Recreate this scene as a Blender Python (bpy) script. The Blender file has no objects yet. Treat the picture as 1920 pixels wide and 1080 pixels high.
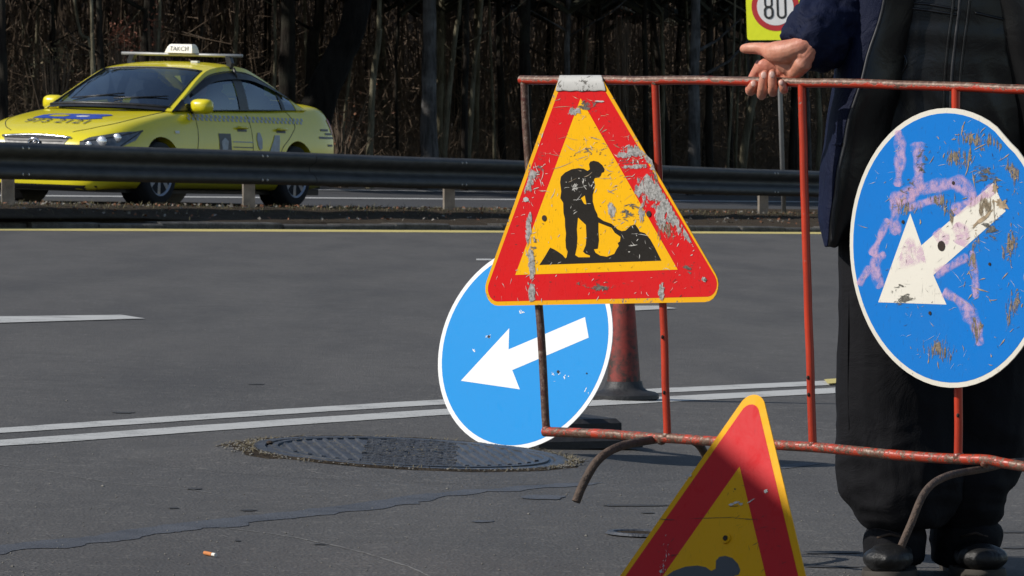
import bpy, math, random
from math import sin, cos, tan, pi, radians, sqrt, atan, atan2
from mathutils import Vector, Matrix, noise
from mathutils.geometry import tessellate_polygon
from mathutils.bvhtree import BVHTree
V = Vector
random.seed(7)
SC = bpy.context.scene
COL = SC.collection

# ------------------------------------------------------------------ camera, sky, sun, exposure
F = 9500.0                                  # focal length in pixels of a 1920 wide picture
CAMH = 0.8
PITCH = atan(258 / F)
cam = bpy.data.cameras.new('camera'); camo = bpy.data.objects.new('camera', cam); COL.objects.link(camo)
camo.location = (0, 0, CAMH); camo.rotation_euler = (pi/2 - PITCH, 0, 0)
cam.sensor_width = 36; cam.lens = F / 1920 * 36
cam.clip_start = 0.1; cam.clip_end = 2000
cam.dof.use_dof = True; cam.dof.focus_distance = 10.2; cam.dof.aperture_fstop = 70
SC.camera = camo

SUN_EL = radians(38); SUN_DIR = V((-0.973*cos(SUN_EL), -0.23*cos(SUN_EL), sin(SUN_EL))).normalized()
w = bpy.data.worlds.new('World'); SC.world = w; w.use_nodes = True
nt = w.node_tree; bg = nt.nodes['Background']
sk = nt.nodes.new('ShaderNodeTexSky'); sk.sky_type = 'NISHITA'; sk.sun_disc = False
sk.sun_elevation = SUN_EL; sk.sun_rotation = atan2(SUN_DIR.x, SUN_DIR.y)
sk.air_density = 1.0; sk.dust_density = 0.6; sk.ozone_density = 1.0
nt.links.new(sk.outputs[0], bg.inputs[0]); bg.inputs[1].default_value = 0.085
sl = bpy.data.lights.new('sun', 'SUN'); so = bpy.data.objects.new('sun', sl); COL.objects.link(so)
sl.energy = 3.7; sl.angle = radians(0.53); sl.color = (1.0, 0.95, 0.88)
so.rotation_euler = SUN_DIR.to_track_quat('Z', 'Y').to_euler(); so.location = SUN_DIR * 60
SC.view_settings.view_transform = 'Standard'; SC.view_settings.look = 'None'
SC.view_settings.exposure = 0.22; SC.view_settings.gamma = 1.0; SC.view_settings.use_curve_mapping = False

# ------------------------------------------------------------------ picture to place
K = 0.032                                   # the carriageway falls to the right
FW = V((0, cos(PITCH), -sin(PITCH))); UP = V((0, sin(PITCH), cos(PITCH))); RT = V((1, 0, 0)); CP = V((0, 0, CAMH))
def ray(u, v): return RT * ((u-960)/F) + FW + UP * (-(v-540)/F)
def P(u, v, Y):
    r = ray(u, v); return CP + r * (Y / r.y)
def G(u, v, off=0.0):
    r = ray(u, v); t = (off - CAMH) / (r.z + K*r.x); return CP + r * t
def gz(x, off=0.0): return -K*x + off
def hit(u, v, o, n):
    r = ray(u, v); return CP + r * ((o-CP).dot(n) / r.dot(n))

# ------------------------------------------------------------------ objects
ORG = {}
def thing(name, label, cat, loc=(0, 0, 0), group=None, rz=0.0):
    o = bpy.data.objects.new(name, None); COL.objects.link(o); o.location = loc; o.rotation_euler = (0, 0, rz)
    o.empty_display_size = 0.1
    o['label'] = label; o['category'] = cat
    if group: o['group'] = group
    ORG[o] = V(loc) if rz == 0 else V((0, 0, 0))
    return o
def tag(o, label=None, cat=None, group=None, kind=None):
    if label: o['label'] = label
    if cat: o['category'] = cat
    if group: o['group'] = group
    if kind: o['kind'] = kind
    return o
def link_mesh(name, me, parent=None, mat=None, smooth=False, local=False):
    o = bpy.data.objects.new(name, me); COL.objects.link(o)
    if mat is not None:
        me.materials.clear(); me.materials.append(mat)
    if parent is not None:
        o.parent = parent
        og = V((0, 0, 0)) if local else ORG.get(parent, V((0, 0, 0)))
        if og.length > 0: me.transform(Matrix.Translation(-og))
        ORG[o] = og
    if smooth:
        me.polygons.foreach_set('use_smooth', [True]*len(me.polygons))
    me.update()
    return o
def copy_thing(root, loc=None, rot=None, scale=None, label=None):
    r = root.copy(); COL.objects.link(r)
    if loc is not None: r.location = loc
    if rot is not None: r.rotation_euler = rot
    if scale is not None: r.scale = scale
    if label: r['label'] = label
    for ch in list(root.children):
        c = ch.copy(); COL.objects.link(c); c.parent = r
        for g in list(ch.children):
            d = g.copy(); COL.objects.link(d); d.parent = c
    return r

class MB:
    def __init__(s): s.v = []; s.f = []; s.uv = []     # uv: per face list or None
    def add(s, vs, fs, uvs=None):
        b = len(s.v); s.v += [V(p) for p in vs]
        for i, f in enumerate(fs):
            s.f.append([b+k for k in f]); s.uv.append(uvs[i] if uvs else None)
        return s
    def box(s, c, size, M=None):
        c = V(c); hx, hy, hz = [q/2 for q in size]
        vs = [V((x, y, z)) for x in (-hx, hx) for y in (-hy, hy) for z in (-hz, hz)]
        vs = [(M @ q if M else q) + c for q in vs]
        return s.add(vs, [(0, 1, 3, 2), (4, 6, 7, 5), (0, 4, 5, 1), (2, 3, 7, 6), (0, 2, 6, 4), (1, 5, 7, 3)])
    def tube(s, pts, r, n=10, cap=True, ell=None):
        pts = [V(p) for p in pts]; m = len(pts)
        rs = r if isinstance(r, (list, tuple)) else [r]*m
        t0 = (pts[1]-pts[0]).normalized()
        ref = V((0, 0, 1)) if abs(t0.z) < 0.9 else V((0, 1, 0))
        a = (ref - t0*ref.dot(t0)).normalized(); vs = []; L = 0; Ls = []
        for i, p in enumerate(pts):
            t = (pts[min(i+1, m-1)] - pts[max(i-1, 0)]).normalized()
            a = (a - t*a.dot(t)).normalized(); b = t.cross(a)
            if i: L += (p-pts[i-1]).length
            Ls.append(L)
            for k in range(n):
                q = 2*pi*k/n; vs.append(p + (a*cos(q) + b*sin(q)) * rs[i])
        fs = []; uv = []
        for i in range(m-1):
            for k in range(n):
                k2 = (k+1) % n
                fs.append((i*n+k, i*n+k2, (i+1)*n+k2, (i+1)*n+k))
                uv.append([(Ls[i], k/n), (Ls[i], (k+1)/n), (Ls[i+1], (k+1)/n), (Ls[i+1], k/n)])
        if cap:
            fs.append(tuple(range(n))[::-1]); uv.append([(0, 0)]*n)
            fs.append(tuple(range((m-1)*n, m*n))); uv.append([(0, 0)]*n)
        return s.add(vs, fs, uv)
    def lathe(s, prof, o, n=32, ax=V((0, 0, 1)), ref=None):
        o = V(o); ax = V(ax).normalized()
        a = V(ref) if ref is not None else (V((1, 0, 0)) if abs(ax.x) < 0.9 else V((0, 1, 0)))
        a = (a - ax*a.dot(ax)).normalized(); b = ax.cross(a); vs = []
        for r, z in prof:
            for k in range(n):
                q = 2*pi*k/n; vs.append(o + ax*z + (a*cos(q)+b*sin(q))*r)
        fs = []
        for i in range(len(prof)-1):
            for k in range(n):
                k2 = (k+1) % n; fs.append((i*n+k, i*n+k2, (i+1)*n+k2, (i+1)*n+k))
        fs.append(tuple(range(n))[::-1]); fs.append(tuple(range((len(prof)-1)*n, len(prof)*n)))
        return s.add(vs, fs)
    def loft(s, rings, cap=True, closed=True):
        n = len(rings[0]); vs = [p for r in rings for p in r]; fs = []
        for i in range(len(rings)-1):
            for k in range(n if closed else n-1):
                k2 = (k+1) % n; fs.append((i*n+k, i*n+k2, (i+1)*n+k2, (i+1)*n+k))
        if cap and closed:
            fs.append(tuple(range(n))[::-1]); fs.append(tuple(range((len(rings)-1)*n, len(rings)*n)))
        return s.add(vs, fs)
    def prism(s, poly, n, d0, d1, holes=()):
        """closed flat polygon(s) given in 3D, pushed along n from d0 to d1"""
        loops = [list(poly)] + [list(h) for h in holes]
        allp = [V(p) for l in loops for p in l]
        tris = tessellate_polygon([[V(p) for p in l] for l in loops])
        N = len(allp); n = V(n)
        vs = [p + n*d0 for p in allp] + [p + n*d1 for p in allp]; fs = []
        for t in tris:
            a, b, c = [allp[k] for k in t]
            t = t if (b-a).cross(c-a).dot(n) > 0 else t[::-1]
            fs.append(tuple(N+k for k in t)); fs.append(tuple(t[::-1]))
        b = 0
        for l in loops:
            m = len(l)
            for k in range(m): fs.append((b+k, b+(k+1) % m, N+b+(k+1) % m, N+b+k))
            b += m
        return s.add(vs, fs)
    def ell(s, c, r, M=None, nu=12, nv=8):
        c = V(c); r = V(r) if not isinstance(r, (int, float)) else V((r, r, r)); vs = [V((0, 0, -1))]; fs = []
        for j in range(1, nv):
            a = -pi/2 + pi*j/nv
            for i in range(nu): vs.append(V((cos(a)*cos(2*pi*i/nu), cos(a)*sin(2*pi*i/nu), sin(a))))
        vs.append(V((0, 0, 1)))
        vs = [V((q.x*r.x, q.y*r.y, q.z*r.z)) for q in vs]; vs = [(M @ q if M else q) + c for q in vs]
        for i in range(nu): fs.append((0, 1+(i+1) % nu, 1+i))
        for j in range(nv-2):
            for i in range(nu):
                i2 = (i+1) % nu; fs.append((1+j*nu+i, 1+j*nu+i2, 1+(j+1)*nu+i2, 1+(j+1)*nu+i))
        T = len(vs)-1; b = 1+(nv-2)*nu
        for i in range(nu): fs.append((b+i, b+(i+1) % nu, T))
        return s.add(vs, fs)
    def quad(s, a, b, c, d): return s.add([a, b, c, d], [(0, 1, 2, 3)])
    def mesh(s, name):
        me = bpy.data.meshes.new(name); me.from_pydata(s.v, [], s.f)
        if any(u is not None for u in s.uv):
            ul = me.uv_layers.new(name='UVMap'); flat = []
            for f, u in zip(s.f, s.uv):
                for i in range(len(f)): flat += list(u[i]) if u else [0, 0]
            ul.data.foreach_set('uv', flat)
        me.update(); return me
    def build(s, name, mat, parent=None, smooth=False, local=False, sharp=None):
        me = s.mesh(name); o = link_mesh(name, me, parent, mat, smooth, local)
        if smooth and sharp: me.set_sharp_from_angle(angle=radians(sharp))
        return o

def catmull(pts, per=6):
    """smooth resample of tuples of any length"""
    out = []; n = len(pts); pts = [tuple(p) for p in pts]
    for i in range(n-1):
        p0, p1, p2, p3 = pts[max(i-1, 0)], pts[i], pts[i+1], pts[min(i+2, n-1)]
        for k in range(per):
            t = k/per
            out.append(tuple(0.5*((2*b)+(-a+c)*t+(2*a-5*b+4*c-d)*t*t+(-a+3*b-3*c+d)*t**3) for a, b, c, d in zip(p0, p1, p2, p3)))
    out.append(pts[-1]); return out
def rounded(poly, rad, seg=7):
    """round the corners of a 3D polygon; rad one value or one per corner"""
    n = len(poly); out = []
    for i in range(n):
        p = V(poly[i]); a = (V(poly[i-1])-p).normalized(); b = (V(poly[(i+1) % n])-p).normalized()
        r = rad[i] if isinstance(rad, (list, tuple)) else rad
        if r <= 0: out.append(p); continue
        ang = a.angle(b)/2; d = r/tan(ang); c = p + (a+b).normalized()*(r/sin(ang))
        s = (p+a*d)-c; e = (p+b*d)-c
        tot = s.angle(e); ax = s.cross(e).normalized()
        for k in range(seg+1): out.append(c + Matrix.Rotation(tot*k/seg, 3, ax) @ s)
    return out
def evald(me, mods):
    """run modifiers over a mesh and return the result as new mesh"""
    o = bpy.data.objects.new('work', me); COL.objects.link(o)
    for ty, kw in mods:
        m = o.modifiers.new(ty, ty)
        for k, q in kw.items(): setattr(m, k, q)
    dg = bpy.context.evaluated_depsgraph_get(); dg.update()
    r = bpy.data.meshes.new_from_object(o.evaluated_get(dg), depsgraph=dg)
    bpy.data.objects.remove(o); return r
def organic(name, mb, voxel, mat, parent, smooth=4, disp=None, local=False, extra=None):
    me = evald(mb.mesh(name), [('REMESH', dict(mode='VOXEL', voxel_size=voxel)), ('SMOOTH', dict(factor=0.6, iterations=smooth))])
    if disp:
        ns = [v.normal.copy() for v in me.vertices]
        for v, n in zip(me.vertices, ns): v.co = v.co + n*disp(v.co)
    if extra:                                # join more geometry into the same mesh
        import bmesh
        bm = bmesh.new(); bm.from_mesh(me)
        for e in extra: bm.from_mesh(e)
        me2 = bpy.data.meshes.new(name); bm.to_mesh(me2); bm.free(); me = me2
    me.name = name
    return link_mesh(name, me, parent, mat, True, local)

# ------------------------------------------------------------------ materials
class NT:
    def __init__(s, name):
        s.m = bpy.data.materials.new(name); s.m.use_nodes = True; s.t = s.m.node_tree
        s.b = s.t.nodes['Principled BSDF']; s.out = s.t.nodes['Material Output']
        s._c = {}
    def n(s, ty, **kw):
        x = s.t.nodes.new(ty)
        for k, q in kw.items(): setattr(x, k, q)
        return x
    def l(s, a, b): s.t.links.new(a, b)
    def put(s, sock, val):
        if hasattr(val, 'is_linked') or hasattr(val, 'links'): s.l(val, sock)
        else:
            try: sock.default_value = val
            except Exception: sock.default_value = (*val, 1) if len(val) == 3 else val
    def coord(s, which='Object', scale=(1, 1, 1), rot=(0, 0, 0)):
        key = (which, tuple(scale), tuple(rot))
        if key not in s._c:
            if 'tc' not in s._c: s._c['tc'] = s.n('ShaderNodeTexCoord')
            mp = s.n('ShaderNodeMapping'); mp.inputs['Scale'].default_value = scale; mp.inputs['Rotation'].default_value = rot
            s.l(s._c['tc'].outputs[which], mp.inputs[0]); s._c[key] = mp.outputs[0]
        return s._c[key]
    def noise(s, scale, detail=4, rough=0.55, dist=0.0, co=None, w=None):
        x = s.n('ShaderNodeTexNoise')
        x.inputs['Scale'].default_value = scale; x.inputs['Detail'].default_value = detail
        x.inputs['Roughness'].default_value = rough; x.inputs['Distortion'].default_value = dist
        s.l(co if co is not None else s.coord(), x.inputs['Vector'])
        return x.outputs['Fac']
    def voro(s, scale, co=None, feature='F1', out='Distance'):
        x = s.n('ShaderNodeTexVoronoi', feature=feature); x.inputs['Scale'].default_value = scale
        s.l(co if co is not None else s.coord(), x.inputs['Vector']); return x.outputs[out]
    def ramp(s, fac, stops, interp='LINEAR'):
        x = s.n('ShaderNodeValToRGB'); e = x.color_ramp.elements; x.color_ramp.interpolation = interp
        while len(e) < len(stops): e.new(0.5)
        for q, (p, c) in zip(e, stops):
            q.position = p; q.color = (c, c, c, 1) if isinstance(c, (int, float)) else (*c, 1)
        s.l(fac, x.inputs[0]); return x.outputs[0]
    def mix(s, fac, a, b, mode='MIX'):
        x = s.n('ShaderNodeMix', data_type='RGBA', blend_type=mode)
        s.put(x.inputs[0], fac); s.put(x.inputs[6], a); s.put(x.inputs[7], b); return x.outputs[2]
    def math(s, op, a, b=0.0, clamp=False):
        x = s.n('ShaderNodeMath', operation=op, use_clamp=clamp); s.put(x.inputs[0], a); s.put(x.inputs[1], b); return x.outputs[0]
    def bump(s, h, strength=0.3, dist=0.01):
        x = s.n('ShaderNodeBump'); x.inputs['Strength'].default_value = strength; x.inputs['Distance'].default_value = dist
        s.l(h, x.inputs['Height']); s.l(x.outputs[0], s.b.inputs['Normal'])
    def set(s, color=None, rough=None, metal=None, spec=None, coat=None, alpha=None, trans=None, sheen=None):
        I = s.b.inputs
        for key, val in (('Base Color', color), ('Roughness', rough), ('Metallic', metal), ('Specular IOR Level', spec),
                         ('Coat Weight', coat), ('Alpha', alpha), ('Transmission Weight', trans), ('Sheen Weight', sheen)):
            if val is not None:
                if key == 'Base Color' and isinstance(val, tuple): val = (*val[:3], 1)
                s.put(I[key], val)
        return s.m
MATS = {}
def simple(name, color, rough=0.6, metal=0.0, var=0.18, vscale=12.0, bump=0.0, bscale=80.0, spec=0.5, coat=None, co='Object'):
    if name in MATS: return MATS[name]
    t = NT(name); c = t.coord(co)
    f = t.noise(vscale, 5, 0.6, co=c)
    d = tuple(max(0, q*(1-var)) for q in color); e = tuple(min(1, q*(1+var)) for q in color)
    t.set(t.ramp(f, [(0.3, d), (0.7, e)]), None, metal, spec, coat)
    t.put(t.b.inputs['Roughness'], t.ramp(f, [(0.3, max(0, rough-0.08)), (0.7, min(1, rough+0.08))]))
    if bump: t.bump(t.noise(bscale, 4, co=c), bump)
    MATS[name] = t.m; return t.m
# ------------------------------------------------------------------ material set
def asphalt(name, c0, c1, speck, warm):
    t = NT(name); g = t.voro(120); g2 = t.noise(190, 4, 0.75); big = t.noise(0.35, 5, 0.6); mid = t.noise(6, 6, 0.65)
    streak = t.noise(1.2, 4, 0.6, co=t.coord('Object', (1.6, 0.25, 1), (0, 0, radians(30))))
    a = t.mix(t.ramp(g2, [(0.36, 0.0), (0.66, 1.0)]), c0, c1)
    a = t.mix(t.ramp(t.voro(75, out='Color'), [(0.74, 0.0), (0.95, speck)]), a, (0.26, 0.245, 0.22))
    a = t.mix(t.math('MULTIPLY', t.ramp(mid, [(0.45, 0.0), (0.72, 1.0)]), 0.45), a, (0.05, 0.048, 0.046))
    a = t.mix(t.math('MULTIPLY', t.ramp(t.noise(1.7, 5, 0.7, 1.0), [(0.60, 0.0), (0.70, 1.0)]), 0.3), a, (0.040, 0.039, 0.039))
    a = t.mix(t.math('MULTIPLY', t.ramp(big, [(0.35, 0.0), (0.7, 1.0)]), 0.4), a, warm)
    a = t.mix(t.math('MULTIPLY', t.ramp(streak, [(0.42, 0.0), (0.72, 1.0)]), 0.5), a, (0.042, 0.042, 0.044))
    h = t.math('ADD', t.math('MULTIPLY', g, 1.0), t.math('MULTIPLY', g2, 0.6))
    t.bump(h, 0.6, 0.004)
    return t.set(a, 0.86, 0, 0.3)
M_ROAD = asphalt('asphalt', (0.059, 0.057, 0.055), (0.126, 0.121, 0.116), 0.5, (0.108, 0.102, 0.095))
M_FAR = asphalt('asphalt_far', (0.045, 0.046, 0.050), (0.072, 0.073, 0.076), 0.2, (0.06, 0.06, 0.06))

def road_paint(name, col, wear=0.5):
    t = NT(name); n = t.noise(140, 4, 0.7); b = t.noise(5, 6, 0.7)
    m = t.math('ADD', t.math('MULTIPLY', n, 0.55), t.math('MULTIPLY', b, 0.5))
    t.bump(n, 0.3, 0.002)
    return t.set(t.mix(t.ramp(m, [(wear, 0.0), (wear+0.12, 0.8)]), col, (0.11, 0.11, 0.105)), 0.75, 0, 0.3)
M_WHITE_LINE = road_paint('white_road_paint', (0.46, 0.46, 0.44), 0.54)
M_YELLOW_LINE = road_paint('yellow_road_paint', (0.56, 0.47, 0.17), 0.58)
M_TAR = simple('tar', (0.064, 0.069, 0.080), 0.8, 0, 0.3, 9, 0.5, 120)
M_CRACK_SHADOW = simple('crack_dirt_shadow', (0.036, 0.035, 0.034), 0.8, 0, 0.3, 20)  # also the colour of painted shadow streaks on the asphalt

def dirt(name, a, b, c, sc=9.0):
    t = NT(name); n = t.noise(sc, 8, 0.7); m = t.noise(sc*9, 6, 0.75); 
    col = t.ramp(n, [(0.3, a), (0.52, b), (0.72, c)])
    col = t.mix(t.ramp(m, [(0.35, 0.6), (0.65, 0.0)]), col, tuple(q*0.35 for q in a))
    t.bump(m, 0.9, 0.03); return t.set(col, 0.95, 0, 0.15)
M_DIRT = dirt('verge_dirt', (0.042, 0.031, 0.020), (0.085, 0.063, 0.041), (0.13, 0.105, 0.075))
M_FLOOR = dirt('forest_floor', (0.020, 0.014, 0.009), (0.042, 0.028, 0.017), (0.07, 0.043, 0.025), 3.0)
M_EARTH = dirt('earth', (0.03, 0.026, 0.018), (0.06, 0.055, 0.035), (0.08, 0.07, 0.05), 0.6)
M_KERB = dirt('kerb_concrete', (0.10, 0.095, 0.085), (0.20, 0.19, 0.175), (0.30, 0.285, 0.26), 6.0)
M_GRASS = simple('dry_grass', (0.12, 0.105, 0.05), 0.8, 0, 0.5, 1.5)
M_STRAW = simple('straw', (0.16, 0.13, 0.07), 0.85, 0, 0.5, 40)
M_LEAF = simple('dead_leaf', (0.20, 0.085, 0.040), 0.75, 0, 0.6, 8)
M_RUSSET = simple('russet_leaf', (0.24, 0.085, 0.045), 0.7, 0, 0.6, 6)
M_TWIG = simple('twig', (0.125, 0.088, 0.058), 0.9, 0, 0.55, 2.0)
M_CROWN = simple('crown_foliage', (0.030, 0.030, 0.016), 0.8, 0, 0.5, 1.0)
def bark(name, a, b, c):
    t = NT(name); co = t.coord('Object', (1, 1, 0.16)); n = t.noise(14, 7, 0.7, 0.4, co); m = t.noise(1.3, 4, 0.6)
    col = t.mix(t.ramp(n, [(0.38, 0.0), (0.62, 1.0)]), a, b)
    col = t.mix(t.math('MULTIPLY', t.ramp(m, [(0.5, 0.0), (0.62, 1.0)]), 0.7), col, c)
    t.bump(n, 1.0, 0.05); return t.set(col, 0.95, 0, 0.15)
M_BARK_D = bark('dark_bark', (0.012, 0.010, 0.008), (0.032, 0.026, 0.021), (0.04, 0.04, 0.03))
M_BARK_G = bark('grey_bark', (0.05, 0.047, 0.045), (0.12, 0.115, 0.112), (0.22, 0.215, 0.21))
M_BARK_L = bark('pale_bark', (0.075, 0.066, 0.044), (0.19, 0.17, 0.115), (0.26, 0.24, 0.17))

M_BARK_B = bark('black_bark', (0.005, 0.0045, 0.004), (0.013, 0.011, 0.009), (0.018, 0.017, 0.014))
def steel_rail():
    t = NT('guardrail_steel'); n = t.noise(4, 6, 0.65, co=t.coord('Object', (1, 1, 3))); m = t.noise(60, 4, 0.7)
    col = t.mix(t.ramp(n, [(0.35, 0.0), (0.7, 1.0)]), (0.034, 0.035, 0.036), (0.066, 0.067, 0.068))
    col = t.mix(t.ramp(m, [(0.62, 0.0), (0.75, 0.5)]), col, (0.08, 0.06, 0.045))
    return t.set(col, 0.60, 0.1, 0.22)
M_RAIL = steel_rail()
M_POST = simple('post_steel', (0.21, 0.18, 0.145), 0.7, 0.1, 0.35, 8, 0.3)
M_GALV = simple('galvanised_pole', (0.34, 0.34, 0.33), 0.5, 0.4, 0.15, 6)
M_BOLT = simple('bolt_steel', (0.45, 0.45, 0.44), 0.35, 0.8, 0.2, 40)

def pipe_paint(name, paint, worn_glint, thr):
    """red pipe: paint chipped to dark rust and bare steel; 'wornband' = rubbed strip along the pipe's upper front"""
    t = NT(name); n = t.noise(26, 7, 0.72); n2 = t.noise(110, 5, 0.75); lo = t.noise(5, 4, 0.6)
    uv = t.n('ShaderNodeUVMap'); sp = t.n('ShaderNodeSeparateXYZ'); t.l(uv.outputs[0], sp.inputs[0])
    pc = t.mix(t.ramp(lo, [(0.35, 0.0), (0.7, 1.0)]), paint, tuple(q*0.55 for q in paint))
    mk = t.math('ADD', t.math('MULTIPLY', n, 0.6), t.math('MULTIPLY', n2, 0.4))
    if worn_glint:
        c, wd = worn_glint
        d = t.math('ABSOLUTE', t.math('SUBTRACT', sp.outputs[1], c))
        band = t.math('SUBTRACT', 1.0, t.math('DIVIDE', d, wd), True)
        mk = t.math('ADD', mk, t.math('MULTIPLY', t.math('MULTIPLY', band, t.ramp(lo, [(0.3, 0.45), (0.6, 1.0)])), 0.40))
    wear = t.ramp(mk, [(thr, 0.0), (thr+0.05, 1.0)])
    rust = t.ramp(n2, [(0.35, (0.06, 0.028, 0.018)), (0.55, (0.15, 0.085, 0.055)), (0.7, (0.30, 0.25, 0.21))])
    t.bump(t.mix(wear, (1, 1, 1), (0, 0, 0)), 0.5, 0.001)
    t.put(t.b.inputs['Roughness'], t.ramp(wear, [(0, 0.36), (1, 0.5)])); t.put(t.b.inputs['Metallic'], t.math('MULTIPLY', wear, 0.25))
    return t.set(t.mix(wear, pc, rust))
M_PIPE = pipe_paint('red_pipe', (0.56, 0.045, 0.014), None, 0.60)
M_PIPE_TOP = pipe_paint('red_pipe_worn_glint', (0.50, 0.040, 0.014), (0.12, 0.20), 0.57)  # its rubbed strip doubles as a painted highlight
M_PIPE_LOW = pipe_paint('red_pipe_rusty', (0.54, 0.055, 0.02), None, 0.475)
M_WELD = pipe_paint('rusty_weld', (0.34, 0.045, 0.02), None, 0.44)
M_PIPE_DK = pipe_paint('dark_rusty_pipe', (0.11, 0.035, 0.022), None, 0.46)
M_RUST = simple('rusty_bar', (0.085, 0.058, 0.042), 0.75, 0.2, 0.5, 40, 0.5, 120)

def sign_paint(name, col, chip=0.70, dirtv=0.35, rough=0.27, chipcol=(0.33, 0.32, 0.29)):
    t = NT(name); a = t.noise(38, 8, 0.75, 0.6); b = t.noise(7, 4, 0.6); f = t.noise(230, 3, 0.6); s1 = t.noise(60, 3, 0.6, co=t.coord('Object', (6, 1, 1), (0.4, 0.9, 0.5)))
    mk = t.math('ADD', t.math('MULTIPLY', a, 0.75), t.math('MULTIPLY', b, 0.25))
    c = t.mix(t.math('MULTIPLY', t.ramp(b, [(0.35, 0.0), (0.7, 1.0)]), dirtv*0.5), col, tuple(q*0.7+0.03 for q in col))
    c = t.mix(t.math('MULTIPLY', t.ramp(s1, [(0.62, 0.0), (0.70, 1.0)]), dirtv), c, tuple(q*0.45+0.02 for q in col))
    chipc = t.ramp(f, [(0.35, tuple(q*0.22 for q in chipcol)), (0.6, chipcol)])
    c = t.mix(t.ramp(mk, [(chip, 0.0), (chip+0.02, 1.0)]), c, chipc)
    t.put(t.b.inputs['Roughness'], t.ramp(a, [(0.3, rough-0.06), (0.7, rough+0.15)]))
    t.bump(a, 0.10, 0.002)
    return t.set(c, None, 0, 0.12)
M_S_RED = sign_paint('sign_red', (0.66, 0.012, 0.014), 0.645, 0.5)
M_S_YEL = sign_paint('sign_yellow', (0.90, 0.47, 0.006), 0.665, 0.5)
M_S_BLK = sign_paint('sign_black', (0.022, 0.019, 0.016), 0.63, 0.3)
M_S_EDGE = sign_paint('sign_worn_edge', (0.85, 0.42, 0.01), 0.575, 0.5)
M_BARE = sign_paint('bare_aluminium', (0.50, 0.49, 0.46), 0.54, 0.9, 0.5, (0.16, 0.15, 0.13))
M_F_RED = sign_paint('front_sign_red', (0.62, 0.022, 0.026), 0.80, 0.25)
M_F_YEL = sign_paint('front_sign_yellow', (0.86, 0.42, 0.006), 0.80, 0.25)
M_F_GRY = sign_paint('front_sign_grey', (0.10, 0.105, 0.11), 0.80, 0.25)
M_B_BLUE = sign_paint('worn_blue', (0.008, 0.18, 0.58), 0.655, 0.35, 0.42, (0.40, 0.31, 0.20))
M_B_WHITE = sign_paint('worn_white', (0.78, 0.74, 0.64), 0.66, 0.4, 0.5, (0.22, 0.15, 0.09))
M_N_BLUE = sign_paint('clean_blue', (0.0, 0.26, 0.66), 0.86, 0.1, 0.36)
M_N_WHITE = sign_paint('clean_white', (0.83, 0.83, 0.81), 0.86, 0.1, 0.36)
M_B_RIM = sign_paint('worn_rim', (0.74, 0.70, 0.60), 0.60, 0.6, 0.5, (0.20, 0.13, 0.075))
def grime(name, col, rot, stretch, lo):
    t = NT(name); n = t.noise(42, 7, 0.72, 0.8, t.coord('Object', stretch, rot)); uv = t.n('ShaderNodeUVMap'); sp = t.n('ShaderNodeSeparateXYZ'); t.l(uv.outputs[0], sp.inputs[0])
    a = t.math('ADD', n, t.math('MULTIPLY', sp.outputs[0], -0.28)); v = t.noise(160, 4, 0.7)
    c = t.ramp(v, [(0.35, tuple(q*0.3 for q in col)), (0.65, col)])
    return t.set(c, 0.7, 0, 0.2, None, t.ramp(a, [(lo, 0.0), (lo+0.05, 0.9)]))
M_GRIME1 = grime('grime_streaks', (0.34, 0.27, 0.18), (0.0, 0.7, 0.3), (4.0, 1, 0.7), 0.40)
M_BARE_A = grime('bare_aluminium_scrape', (0.52, 0.51, 0.48), (0.3, 0.5, 0.2), (2.2, 1, 1), 0.262)
M_GRIME2 = grime('grime_smear', (0.20, 0.19, 0.16), (0.2, -0.5, 0.2), (1.0, 1, 2.4), 0.44)
M_SIGN_BACK = simple('sign_back', (0.28, 0.28, 0.27), 0.5, 0.4, 0.2, 10)
M_SCR_L = simple('scratch_pale', (0.52, 0.50, 0.45), 0.5, 0.1, 0.4, 90)
M_SCR_T = simple('scratch_tan', (0.36, 0.27, 0.17), 0.6, 0.1, 0.5, 90)
M_SCR_D = simple('scratch_dark', (0.045, 0.035, 0.028), 0.7, 0, 0.5, 90)
M_HOLE = simple('hole_dark', (0.03, 0.018, 0.012), 0.8, 0.1, 0.4, 90)
def spray():
    t = NT('pink_spray_paint'); n = t.noise(50, 6, 0.7); uv = t.n('ShaderNodeUVMap'); sp = t.n('ShaderNodeSeparateXYZ'); t.l(uv.outputs[0], sp.inputs[0])
    e = t.math('SUBTRACT', 1.0, t.math('ABSOLUTE', sp.outputs[1]))
    a = t.math('MULTIPLY', t.ramp(e, [(0.0, 0.0), (0.45, 1.0)]), t.ramp(n, [(0.36, 0.05), (0.60, 0.66)]))
    return t.set((0.70, 0.46, 0.64), 0.6, 0, 0.3, None, a)
M_PINK = spray()
M_RUBBER = simple('black_rubber', (0.022, 0.022, 0.023), 0.6, 0, 0.35, 14, 0.3, 60)
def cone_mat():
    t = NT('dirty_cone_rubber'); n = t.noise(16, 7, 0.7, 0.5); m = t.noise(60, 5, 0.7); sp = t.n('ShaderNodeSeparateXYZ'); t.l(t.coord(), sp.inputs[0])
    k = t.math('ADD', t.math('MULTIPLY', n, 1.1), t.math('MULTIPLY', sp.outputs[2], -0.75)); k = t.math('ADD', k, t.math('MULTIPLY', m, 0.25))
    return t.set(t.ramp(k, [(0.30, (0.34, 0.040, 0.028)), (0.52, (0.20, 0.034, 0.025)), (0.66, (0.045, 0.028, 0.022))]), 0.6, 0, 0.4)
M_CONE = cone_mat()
M_IRON = simple('cast_iron', (0.060, 0.066, 0.078), 0.62, 0.2, 0.3, 20, 0.4, 90)
M_STONE = simple('grit', (0.20, 0.185, 0.16), 0.85, 0, 0.5, 25)
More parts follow.
